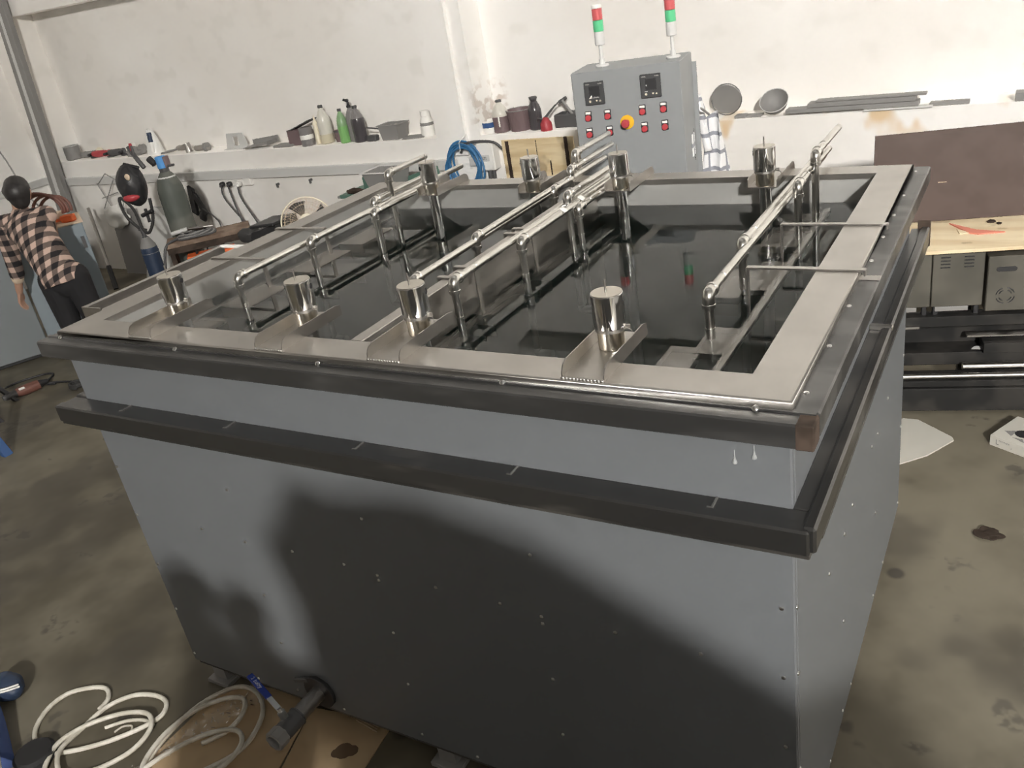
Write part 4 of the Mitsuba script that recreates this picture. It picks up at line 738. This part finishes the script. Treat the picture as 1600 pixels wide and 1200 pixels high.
# ------------------------------------------------------------------ people
def flesh(bones, edge=.02, it=10):
    parts = []
    for a, ra, b, rb in bones:
        parts.append(m3.Manifold.hull(m3.Manifold.sphere(ra, 20).translate(tuple(map(float, a)))+m3.Manifold.sphere(rb, 20).translate(tuple(map(float, b)))))
    m = parts[0]
    for q in parts[1:]: m = m+q
    t = tm(m.refine_to_length(edge)); t.merge_vertices(); trimesh.smoothing.filter_taubin(t, iterations=it); return t
def hand_bones(w, d, side, s=1.0, curl=.35):
    """palm, four fingers of unequal length and a thumb, from the wrist w along d; side points to the thumb"""
    d = d/np.linalg.norm(d); side = side-d*(side@d); side /= np.linalg.norm(side); nrm = np.cross(d, side); B = []
    for f, (o, L) in enumerate(((.028, .072), (.010, .080), (-.009, .075), (-.026, .058))):
        k0 = w+d*.085*s+side*o*s; B.append((w+d*.015*s+side*o*.6*s, .014*s, k0, .0105*s)); k1 = k0+(d*math.cos(curl)+nrm*math.sin(curl))*L*.5*s; k2 = k1+(d*math.cos(2*curl)+nrm*math.sin(2*curl))*L*.5*s; B += [(k0, .0095*s, k1, .0085*s), (k1, .0085*s, k2, .007*s)]
    t0 = w+d*.025*s+side*.022*s; t1 = t0+(d*.7+side*.6)*.045*s; t2 = t1+(d*.95+side*.2)*.032*s
    return B+[(t0, .013*s, t1, .010*s), (t1, .010*s, t2, .008*s)]
A = lambda *p: arr(*p)
mk_ = thing('person', 'man in a plaid shirt and black trousers bending over the cabinets at the left', 'person')
pel, chest, neck = A(-6.00, 2.20, .87), A(-6.30, 2.275, 1.20), A(-6.38, 2.30, 1.335)
rt = A(.834, .551, 0); shl, shr = neck-rt*.165+A(-.02, 0, -.075), neck+rt*.165+A(.02, 0, -.055)
hd = A(-6.345, 2.31, 1.475)
ell, wrl = A(-6.565, 2.185, .905), A(-6.625, 2.17, .715); elr, wrr = A(-6.42, 2.50, 1.09), A(-6.62, 2.34, 1.05)
hl, hr = pel-rt*.085+A(0, 0, -.03), pel+rt*.085+A(0, 0, -.03)
knl, knr = A(-6.10, 2.17, .46), A(-5.93, 2.28, .46); anl, anr = A(-6.08, 2.14, .08), A(-5.93, 2.26, .08)
bl_ = [(pel, .10, chest, .115), (chest, .115, neck, .06), (shl, .055, shr, .055), (neck, .055, hd, .06), (hd+A(-.02, .02, -.01), .085, hd+A(.02, -.01, .02), .092), (hd+A(-.05, .05, -.06), .05, hd, .07), (hd+A(-.105, .06, -.03), .012, hd+A(-.08, .05, -.02), .02),
       (shl, .055, ell, .042), (ell, .040, wrl, .027), (shr, .055, elr, .042), (elr, .040, wrr, .027), (pel, .10, hl, .09), (pel, .10, hr, .09), (hl, .085, knl, .055), (knl, .055, anl, .038), (hr, .085, knr, .055), (knr, .055, anr, .038), (anl, .035, anl+A(-.13, .06, -.045), .03), (anr, .035, anr+A(-.13, .06, -.045), .03)]
for s_ in (-1, 1): bl_.append((hd+rt*s_*.086+A(0, 0, -.012), .016, hd+rt*s_*.092+A(.0, 0, .018), .013))
bl_ += hand_bones(wrl, wrl-ell, A(-.5, .8, 0))+hand_bones(wrr, A(-.9, -.5, -.2), A(0, .4, 1))
put('body', flesh(bl_, .015), 'skin', mk_, smooth=True, label='brown skin')
put('hair', flesh([(hd+A(-.01, .015, .045), .092, hd+A(.028, -.018, .02), .094), (hd+A(.028, -.018, .02), .09, hd+A(.035, -.02, -.045), .068), (hd-rt*.05+A(0, 0, .03), .055, hd+rt*.05+A(0, 0, .03), .055)], .015, 6), 'hair', mk_, smooth=True, label='short black hair')
sh = flesh([(pel+A(.0, 0, -.06), .142, chest, .155), (pel-rt*.05+A(0, 0, -.10), .128, pel+rt*.05+A(0, 0, -.10), .128), (pel-rt*.05+A(0, 0, -.02), .125, pel+rt*.05+A(0, 0, -.02), .125), (chest-rt*.05, .13, chest+rt*.05, .13), (chest, .145, neck+A(.01, -.01, -.035), .085), (shl, .076, shr, .076), (shl, .074, ell+(wrl-ell)*.22, .056), (shr, .074, elr+(wrr-elr)*.5, .05)], .016)
hem = A(-.22, .05, .97); hem /= np.linalg.norm(hem)
shm = man(sh).trim_by_plane(tuple(hem), float(hem@(pel+A(0, 0, -.065)))) if man(sh).volume() > 0 else man(sh)
sh = tm(shm)
ax_ = (neck-pel)/np.linalg.norm(neck-pel); vv = np.asarray(sh.vertices); rel = vv-pel; dn = np.cross(rt, ax_); uv = np.stack([rel@ax_/.088+.1, (rel@rt+.25*(rel@dn))/.088+.2], 1)
armv = (np.linalg.norm(np.cross(vv-shl, (ell-shl)/np.linalg.norm(ell-shl)), axis=1) < .085) & ((vv-shl)@(ell-shl) > 0)
uv[armv] = np.stack([(vv[armv]-shl)@((ell-shl)/np.linalg.norm(ell-shl))/.088, (vv[armv]-shl)@rt/.088+.5], 1)
put('plaid_shirt', sh, 'plaid', mk_, smooth=True, uv=uv, label='black, grey and pale pink plaid shirt')
cf = ell+(wrl-ell)*.26; put('rolled_cuff', flesh([(cf, .052, ell+(wrl-ell)*.42, .046)], .012, 4), 'tan', mk_, smooth=True)
put('trousers', flesh([(pel+A(.01, 0, -.05), .10, pel+A(.005, 0, -.08), .105), (hl+A(0, 0, -.03), .105, hr+A(0, 0, -.03), .105), (hl, .108, knl, .082), (knl, .08, anl+A(0, 0, .02), .062), (hr, .108, knr, .082), (knr, .08, anr+A(0, 0, .02), .062)], .02), 'trousers', mk_, smooth=True, label='black trousers')
for a_ in (anl, anr): put('shoe', flesh([(a_+A(.03, 0, -.035), .042, a_+A(-.14, .065, -.045), .034), (a_, .045, a_+A(0, 0, -.035), .042)], .015, 5), 'black', mk_, smooth=True)
def standing(lab, x, y, ground, h, face_dir, shirt, arms_up=False):
    """an unseen person, placed so the shadow falls on the front panel"""
    k = thing('person', lab, 'person'); f = A(*face_dir, 0); f /= np.linalg.norm(f); r = A(f[1], -f[0], 0); s = h/1.72; o = A(x, y, ground)
    P_ = lambda a, b, c: o+(r*a+f*b+A(0, 0, c))*s
    pelv, chs, nk, hed = P_(0, 0, .93), P_(0, 0, 1.25), P_(0, 0, 1.44), P_(0, .02, 1.60)
    B = [(pelv, .12*s, chs, .13*s), (chs, .13*s, nk, .06*s), (P_(-.17, 0, 1.38), .06*s, P_(.17, 0, 1.38), .06*s), (nk, .055*s, hed, .06*s), (hed, .09*s, P_(0, .0, 1.625), .095*s), (P_(0, .1, 1.585), .014*s, P_(0, .08, 1.6), .02*s)]
    W = {}
    for q in (-1, 1):
        el = P_(.24*q, .05, 1.12) if not arms_up else P_(.27*q, .18, 1.34); wr = P_(.25*q, .16, .88) if not arms_up else P_(.10*q, .33, 1.55)
        B += [(P_(.18*q, 0, 1.38), .055*s, el, .042*s), (el, .04*s, wr, .028*s)]+hand_bones(wr, wr-el, r*-q+f*.5, s)
        B += [(P_(.09*q, 0, .90), .09*s, P_(.1*q, .02, .5), .06*s), (P_(.1*q, .02, .5), .06*s, P_(.1*q, 0, .08), .04*s), (P_(.1*q, 0, .05), .04*s, P_(.11*q, .15, .035), .033*s)]
        W[q] = (el, wr)
    put('body', flesh(B, .022), 'skin', k, smooth=True)
    put('shirt', flesh([(pelv, .15*s, chs, .16*s), (P_(-.06, 0, 1.2), .14*s, P_(.06, 0, 1.2), .14*s), (chs, .15*s, nk, .08*s), (P_(-.18, 0, 1.37), .08*s, P_(.18, 0, 1.37), .08*s)]+[(P_(.18*q, 0, 1.38), .075*s, W[q][0], .055*s) for q in (-1, 1)], .025), shirt, k, smooth=True)
    put('trousers', flesh([(pelv, .135*s, P_(0, 0, .88), .14*s)]+[(P_(.09*q, 0, .88), .115*s, P_(.1*q, .02, .5), .085*s) for q in (-1, 1)]+[(P_(.1*q, .02, .5), .08*s, P_(.1*q, 0, .1), .065*s) for q in (-1, 1)], .025), 'trousers', k, smooth=True)
    put('hair', flesh([(P_(0, -.02, 1.64), .095*s, P_(0, -.03, 1.60), .092*s)], .02, 4), 'hair', k, smooth=True)
standing('unseen person in a dark shirt behind the viewpoint, placed to shadow the front panel', -.715, -1.60, 0, 1.64, (-.3, 1), 'dark_grey')  # out of view, placed to shape the left shadow on the panel
standing('unseen person in a grey shirt farther left, placed to shadow the front panel', -.945, -1.60, 0, 1.67, (.2, 1), 'mid_grey')  # second unseen figure, widens that same shadow

# unseen sheet behind the viewpoint, cut to shadow the front panel
k = thing('unseen_shade_sheet', 'unseen tall dark sheet behind the viewpoint, outline cut to shade the front panel', 'sheet')
prof = [(-0.443, 0.0), (-0.423, 1.55), (-0.407, 1.684), (-0.455, 1.906), (-0.376, 2.001), (-0.296, 2.112), (-0.201, 2.093), (0.066, 2.136), (0.363, 2.081), (0.591, 1.974), (0.886, 1.835), (1.368, 1.605), (1.368, 0.0)]  # outline worked back from the shadow it throws on the panel
put('sheet', prism(prof, .02, (0, -1.66, 0), (1, 0, 0), (0, 0, 1)), 'dark_grey', k, smooth=False); put('base_frame', bx(-.40, 1.35, -1.95, -1.655, 0, .06), 'black_steel', k)

# ------------------------------------------------------------------ bench, board, metal boxes and steel stock on the right
rd = arr(.972, .235, 0); rd /= np.linalg.norm(rd); rn = arr(-rd[1], rd[0], 0); r0 = arr(-.06, 2.86, 0)
def rp(s, t, z): return r0+rd*s+rn*t+arr(0, 0, z)
def rbox(s0, s1, t0, t1, z0, z1, b=.003): return obox(rp((s0+s1)/2, (t0+t1)/2, (z0+z1)/2), rd*(s1-s0)/2, rn*(t1-t0)/2, arr(0, 0, (z1-z0)/2), b)
k = thing('plywood_bench', 'pale plywood topped bench along the right of the tank', 'bench'); put('top_sheet', rbox(-.45, 1.6, 0, .56, .882, .90, .002), 'plywood_pale', k)
for s in (-.4, .3, 1.5):
    put('leg', rbox(s-.025, s+.025, .45, .5, 0, .88), 'black_steel', k)
put('rear_rail', rbox(-.45, 1.6, .5, .55, .82, .88), 'black_steel', k)
k = thing('film_faced_board', 'dark brown film faced board standing upright on the plywood bench', 'board')
put('sheet', obox(rp(.75, .50, 1.13), rd*.93, rn*.008, arr(0, .03, .228), .001), 'film_board', k); put('scratch', obox(rp(.15, .487, 1.10), rd*.02, rn*.001, arr(0, 0, .0012)), 'tan', k)
single('pink_triangle', prism([(0, .0), (.10, -.13), (.22, -.19), (.10, -.20), (.06, -.17)], .006, rp(.18, .40, .901), rd, rn), 'pink', 'pink triangular offcut lying on the plywood bench', 'offcut', smooth=False)
single('wood_chip', prism([(0, .0), (.05, -.07), (.0, -.08)], .005, rp(.20, .30, .901), rd, rn), 'plywood_pale', 'pale wood wedge beside the pink triangle', 'offcut', smooth=False)
single('debris', cat(blob(rp(.37, .38, .908), (.02, .014, .008), 3, .3, 2), blob(rp(.40, .35, .905), (.012, .01, .006), 4, .3, 2)), 'rusty', 'small dark crumbs on the plywood bench right of the pink triangle', 'debris', smooth=True)
def slots(s, z, n=4, w=.042): return [rbox(s-w/2, s+w/2, .012, .018, z-.017*i-.0025, z-.017*i+.0025, .001) for i in range(n)]
for i, (s0, s1, lab) in enumerate(((-.40, .052, 'plain galvanised metal box under the plywood bench, leftmost of three'), (.056, .285, 'galvanised metal box with two rows of louvre slots under the plywood bench'))):
    k = thing('metal_box', lab, 'metal box', 'metal boxes under the plywood bench'); put('case', rbox(s0, s1, .02, .40, .60, .875, .004), 'galvanised', k); put('foot', rbox(s1-.035, s1-.012, .03, .06, .55, .60), 'black', k); put('foot', rbox(s0+.012, s0+.035, .03, .06, .55, .60), 'black', k); put('lower_edge', rbox(s0+.02, s1-.06, .024, .38, .575, .60, .001), 'mid_grey', k)
    if i == 1:
        for s in (.112, .215):
            for sl_ in slots(s, .858): put('slot', sl_, 'black', k, smooth=False)
k = thing('metal_box', 'galvanised metal box with a hand slot and a round vent under the plywood bench', 'metal box', 'metal boxes under the plywood bench'); put('case', rbox(.295, .80, .0, .40, .575, .855, .004), 'galvanised', k)
put('hand_slot', prism(Point(-.032, 0).buffer(.012).union(Point(.032, 0).buffer(.012)).convex_hull, .003, rp(.375, .0005, .79)-rn*0.0, rd, (0, 0, 1)), 'black', k, smooth=False)
for q in range(4):
    a0 = q*math.pi/2+.35
    for r_ in (.040, .028): put('vent_slot', tube([rp(.378+r_*math.cos(a0+t), -.0005, .655+r_*math.sin(a0+t)) for t in np.linspace(0, math.pi/2-.7 if r_ < .03 else math.pi/2-.5, 8)], .0026, 6), 'black', k)
# steel stock below
def stock(lab, s0, s1, t0, t1, z0, z1, m='shaded_stock_black', cat_='beam', b=.004): return single('steel_beam', rbox(s0, s1, t0, t1, z0, z1, b), m, lab, cat_, 'steel stock under the bench', smooth=25)
k = thing('stock_rack', 'black steel rack carrying the metal boxes under the bench', 'rack'); put('shelf_angle', cat(rbox(-.45, 1.6, .0, .06, .535, .555, .002), rbox(-.45, 1.6, .0, .008, .50, .555, .002)), 'shaded_stock_black', k); put('rear_angle', rbox(-.45, 1.6, .38, .44, .535, .555, .002), 'shaded_stock_black', k)
for s in (-.42, .47, 1.5): put('post', rbox(s-.02, s+.02, .30, .34, 0, .54), 'shaded_stock_black', k)
single('steel_bar', rbox(-.3, .005, -.02, .0, .50, .512, .002), 'bare_steel', 'short bright flat bar just below the left metal box', 'bar')
stock('big black beam at the back of the stock under the bench', -.4, 1.6, .28, .40, .28, .42); stock('black beam lying on its flat in the middle of the stock', -.4, 1.6, .14, .30, .22, .29); stock('black angle lying above the bright tubes at the right', .33, 1.6, .12, .24, .29, .345, b=.002)
stock('wide black channel standing on the floor in front of the stock', -.45, 1.6, .0, .12, .02, .15); stock('black flat lying on the front channel of the stock', -.4, 1.6, .02, .15, .151, .185, b=.002)
k = single('steel_tube', cyl(rp(-.35, .04, .205), rp(1.5, .04, .205), .014, 20, .002), 'pipe_steel', 'long bright tube lying along the front of the black stock', 'tube'); k = single('steel_tube', cyl(rp(.23, .09, .235), rp(1.5, .09, .235), .020, 20, .002), 'pipe_steel', 'thicker bright tube starting at mid length, behind the long tube', 'tube')
single('steel_flat', obox(rp(.62, .2, .365), rd*.36, rn*.03, arr(0, 0, .004)), 'bare_steel', 'bright edged flat lying on the black angle', 'flat bar'); single('paper_scrap', hull([rp(.28, .17, .292), rp(.40, .15, .292), rp(.38, .2, .305), rp(.30, .2, .294)]), 'light_grey', 'small grey paper scrap on the middle beam', 'paper')
# floor at the right
sheet = [(-.30, 2.70), (-.10, 2.80), (-.03, 2.80), (.14, 2.66), (.15, 2.63), (.05, 2.46), (-.06, 2.35), (-.3, 2.3)]
single('foam_sheet', prism(sheet, .006, (0, 0, .0), (1, 0, 0), (0, 1, 0)), 'dimmed_white', 'flat white sheet lying on the floor behind the right corner of the tank', 'sheet', smooth=False)
bo = arr(.305, 2.635, 0); bu_ = arr(.86, -.50, 0); bu_ /= np.linalg.norm(bu_); bv = arr(.45, .89, 0); bv /= np.linalg.norm(bv); bh = .055
k = thing('carton_box', 'flat white printed carton on the floor at the right edge', 'box')
put('body', obox(bo+bu_*.15+bv*.12+arr(0, 0, bh/2), bu_*.15, bv*.12, arr(0, 0, bh/2), .001), 'dimmed_white', k, smooth=False)
tp = bo+arr(0, 0, bh+.0004)
put('top_print', cat(prism([(.03, .075), (.075, .115), (.075, .05)], .0006, tp, bu_, bv), prism([(.085, .045), (.13, .055), (.15, .03)], .0006, tp, bu_, bv), prism([(.08, .16), (.13, .20), (.16, .155)], .0006, tp, bu_, bv)), 'mid_grey', k, smooth=False); put('top_disc', prism(Point(.105, .10).buffer(.034), .0007, tp, bu_, bv), 'black', k, smooth=False)
put('side_print', cat(text('L', .026, bo+bu_*.028+arr(0, 0, .016)-bv*.0004, bu_, (0, 0, 1), .0006), text('photocoat', .008, bo+bu_*.045+arr(0, 0, .036)-bv*.0004, bu_, (0, 0, 1), .0006), text('o', .007, bo+bu_*.105+arr(0, 0, .016)-bv*.0004, bu_, (0, 0, 1), .0006)), 'mid_grey', k, smooth=False)
single('oily_rag', blob((.35, 1.885, .008), (.05, .035, .014), 9, .5), 'rusty', 'small dark oily rag on the floor at the right', 'rag', smooth=True)

# ------------------------------------------------------------------ floor at the left
def floor_hose(pts, r, z=.0, lift=None):
    p = spline([(x, y, r+z+(lift[i] if lift else 0)) for i, (x, y) in enumerate(pts)], 9); return tube(p, r, 10)
k = thing('hose', 'white braided hose in loose loops at the bottom left, beside the dark cap', 'hose', 'white hoses on the floor')
put('loop', floor_hose([(-2.83, -.50), (-2.90, -.45), (-2.95, -.36), (-2.94, -.27), (-2.86, -.205), (-2.79, -.19), (-2.735, -.225), (-2.72, -.28)], .0095), 'hose_white', k, smooth=True)
put('loop', floor_hose([(-2.72, -.52), (-2.60, -.44), (-2.50, -.34), (-2.43, -.22), (-2.46, -.15), (-2.54, -.135), (-2.64, -.17), (-2.70, -.26), (-2.70, -.38), (-2.66, -.50), (-2.56, -.56), (-2.47, -.50), (-2.40, -.38), (-2.40, -.28), (-2.46, -.23), (-2.55, -.24), (-2.63, -.30), (-2.69, -.40), (-2.70, -.50), (-2.62, -.62)], .0095, lift=[0]*6+[.0]*3+[.02, .012, .0, .0, .012, .018, .01, .012, .02, .018, 0]), 'hose_white', k, smooth=True)
put('end_piece', floor_hose([(-2.61, -.335), (-2.55, -.275), (-2.48, -.245), (-2.42, -.25)], .007), 'hose_white', k, smooth=True)
single('hose', floor_hose([(-3.25, -.44), (-3.09, -.49), (-2.97, -.55), (-2.84, -.62), (-2.6, -.74)], .0085, z=.085), 'hose_white', 'white hose running out of the picture at the bottom left corner', 'hose', 'white hoses on the floor', smooth=True)
k = thing('hose', 'white braided hose coiled on the cardboard by the drain valve', 'hose', 'white hoses on the floor')
put('loop', floor_hose([(-2.02, -.60), (-2.16, -.52), (-2.27, -.40), (-2.31, -.25), (-2.30, -.10), (-2.23, .015), (-2.13, .03), (-2.03, -.03), (-1.98, -.12), (-1.97, -.22), (-2.02, -.34), (-2.12, -.46), (-2.24, -.44), (-2.30, -.30), (-2.28, -.16), (-2.22, -.06), (-2.13, -.03), (-2.08, -.09), (-2.09, -.17), (-2.14, -.25)], .0095, z=.012, lift=[.0]*9+[.0, .012, .018, .022, .018, .02, .012, .018, .012, .0, 0]), 'hose_white', k, smooth=True)
put('loop', floor_hose([(-2.26, -.50), (-2.22, -.35), (-2.14, -.22), (-2.04, -.16), (-1.97, -.20), (-1.96, -.30), (-2.02, -.42), (-2.08, -.55)], .0095, z=.03), 'hose_white', k, smooth=True)
put('loop', floor_hose([(-2.12, -.52), (-2.05, -.38), (-1.95, -.32), (-1.86, -.34), (-1.80, -.42), (-1.78, -.55)], .0095, z=.016), 'hose_white', k, smooth=True)
single('hose_offcut', floor_hose([(-2.555, -.335), (-2.545, -.30), (-2.51, -.285), (-2.49, -.305)], .004), 'hose_white', 'tiny white hose offcut bent in an arc inside the loops', 'hose offcut', smooth=True)
k = thing('cardboard', 'flattened brown cardboard under the drain valve', 'cardboard')
put('sheet', prism([(-2.30, -.02), (-2.17, .07), (-1.99, .09), (-1.86, .06), (-1.70, -.5), (-2.25, -.62), (-2.30, -.40)], .005, (0, 0, 0), (1, 0, 0), (0, 1, 0)), 'cardboard', k, smooth=False); put('flap', prism([(-1.855, .06), (-1.62, .10), (-1.50, .10), (-1.44, -.45), (-1.68, -.5)], .005, (0, 0, .001), (1, 0, 0), (0, 1, 0)), 'cardboard', k, smooth=False, label='darker folded flap'); put('torn_edge', cat(*[obox(arr(-1.60+.006*i, .085-.012*i, .0075+.002*i), arr(.055, -.008, 0), arr(0, .002, 0), arr(0, 0, .001)) for i in range(3)]), 'tan', k, smooth=False)
wet = Point(0, 0).buffer(.035).union(Point(.028, .012).buffer(.024)).union(Point(-.02, -.018).buffer(.02)); put('wet_stain', prism(wet, .0006, (-1.60, -.06, .006), (1, 0, 0), (0, 1, 0)), 'cardboard_wet', k, smooth=False, label='dark wet stain')
k = thing('plastic_wrap', 'crumpled clear shiny plastic wrap along the edge of the cardboard', 'plastic wrap')
rng = np.random.default_rng(11); nx, ny = 26, 8; V = []
for i in range(nx):
    for j in range(ny):
        t = i/(nx-1); p = arr(-2.10, .02, 0)*(1-t)+arr(-2.34, -.55, 0)*t+arr(-.08, .03, 0)*(j/(ny-1)-.3)*(.6+.6*math.sin(3*t+1)); V.append(p+arr(.008, .008, 0)*rng.standard_normal()+arr(0, 0, .010+.016*rng.random()))
V = np.array(V); F = np.array([(i*ny+j, i*ny+j+1, (i+1)*ny+j+1, (i+1)*ny+j) for i in range(nx-1) for j in range(ny-1)]); put('film', trimesh.Trimesh(V, np.vstack([F[:, [0, 1, 2]], F[:, [0, 2, 3]]]), process=False), 'wrap_film', k, smooth=False)
glint_chips = []  # small bright chips stand in for glints on the wrap
for i in range(170):
    q = V[rng.integers(len(V))]; a = rng.random()*6.28; d = arr(math.cos(a), math.sin(a), .4)*(.002+.005*rng.random()); glint_chips.append(obox(q+arr(0, 0, .002), d, np.cross(d, (0, 0, 1))/np.linalg.norm(d)*.0011, arr(0, 0, .0004)))
kk = put('film_glint', cat(*glint_chips), 'glint_metal', k, smooth=False); labels[kk] = {'label': 'small bright chips standing in for glints on the film', 'kind': 'stuff'}
k = thing('cloth_bundle', 'blue cloth roll with a black end, on the floor at the left edge', 'cloth')
put('roll', tube(spline([(-3.30, -.44, .035), (-3.14, -.50, .04), (-3.0, -.56, .038), (-2.83, -.64, .03)], 6), .052, 16), 'blue_cloth', k, smooth=True)
put('black_end', blob((-3.20, -.37, .055), (.085, .06, .055), 3, .12, 3), 'navy', k, smooth=True, label='black rounded end')
put('white_stripe', [tube(spline([(-3.155, -.425, .085+.012*i), (-3.125, -.40, .085+.012*i), (-3.11, -.36, .075+.012*i)], 4), .004, 6) for i in range(2)], 'white', k)
single('rubber_cap', lathe([(0, 0), (.07, 0), (.078, .01), (.078, .03), (.066, .042), (0, .044)], (-2.755, -.545, 0), 32), 'matte_black', 'round black rubber cap on the floor under the white hose', 'cap')
k = thing('machine_stand', 'stand with a blue steel leg and two thin black legs at the left edge', 'stand')
put('blue_leg', obox(arr(-5.60, 1.03, .24), arr(-.08, -.03, .25), arr(.022, .0, .007), arr(0, .03, .004), .003), 'blue_paint', k, label='blue box section leg'); put('black_leg', cat(obox(arr(-6.22, 1.34, .13), arr(-.10, -.05, .14), arr(.012, 0, .009), arr(0, .012, .004))), 'black', k); put('black_leg', obox(arr(-6.46, 1.64, .10), arr(-.08, -.04, .11), arr(.012, 0, .009), arr(0, .012, .004)), 'black', k); put('stretcher', tube([(-5.69, 1.0, .47), (-6.32, 1.28, .26), (-6.54, 1.60, .20)], .012, 8), 'black', k)
k = thing('drill', 'red-brown electric drill lying on the floor at the left', 'power tool'); p0, p1 = arr(-6.42, 1.68, .045), arr(-6.37, 1.88, .045)
put('body', tube([p0+(p1-p0)*.15, p0+(p1-p0)*.5, p1], [.035, .042, .04], 16), 'hose_brown', k, smooth=40); put('chuck', tube([p0-(p1-p0)*.35, p0+(p1-p0)*.15], [.02, .034], 14), 'dark_grey', k); put('label', obox(p0+(p1-p0)*.35+arr(.028, -.006, .028), (p1-p0)*.1, arr(.006, 0, -.006), arr(.004, 0, .004)), 'white', k); put('tail', tube([p1, p1+(p1-p0)*.35], [.034, .016], 12), 'black', k)
single('power_cable', tube(spline([(-6.36, 1.95, .02), (-6.30, 2.0, .012), (-6.18, 2.03, .012), (-6.05, 2.03, .012), (-5.95, 2.03, .012)], 8), .009, 8), 'black', 'black cable running from the drill along the floor behind the tank', 'cable', smooth=True)
single('power_cable', tube(spline([(-6.74, 1.80, .012), (-6.72, 1.92, .012), (-6.62, 2.08, .012), (-6.52, 2.10, .012), (-6.40, 1.95, .012), (-6.30, 1.97, .012)], 8), .008, 8), 'black', 'black cable in a wavy bend behind the drill on the floor', 'cable', smooth=True)
single('cable_bundle', cat(*[tube([arr(-6.02+.06*math.cos(a+q), 1.98+.05*math.sin(a+q), .015+.012*q) for a in np.linspace(0, 5.5, 20)], .011, 8) for q in range(3)]), 'rubber', 'dark bundle of cable on the floor near the left side of the tank', 'cable', smooth=True)
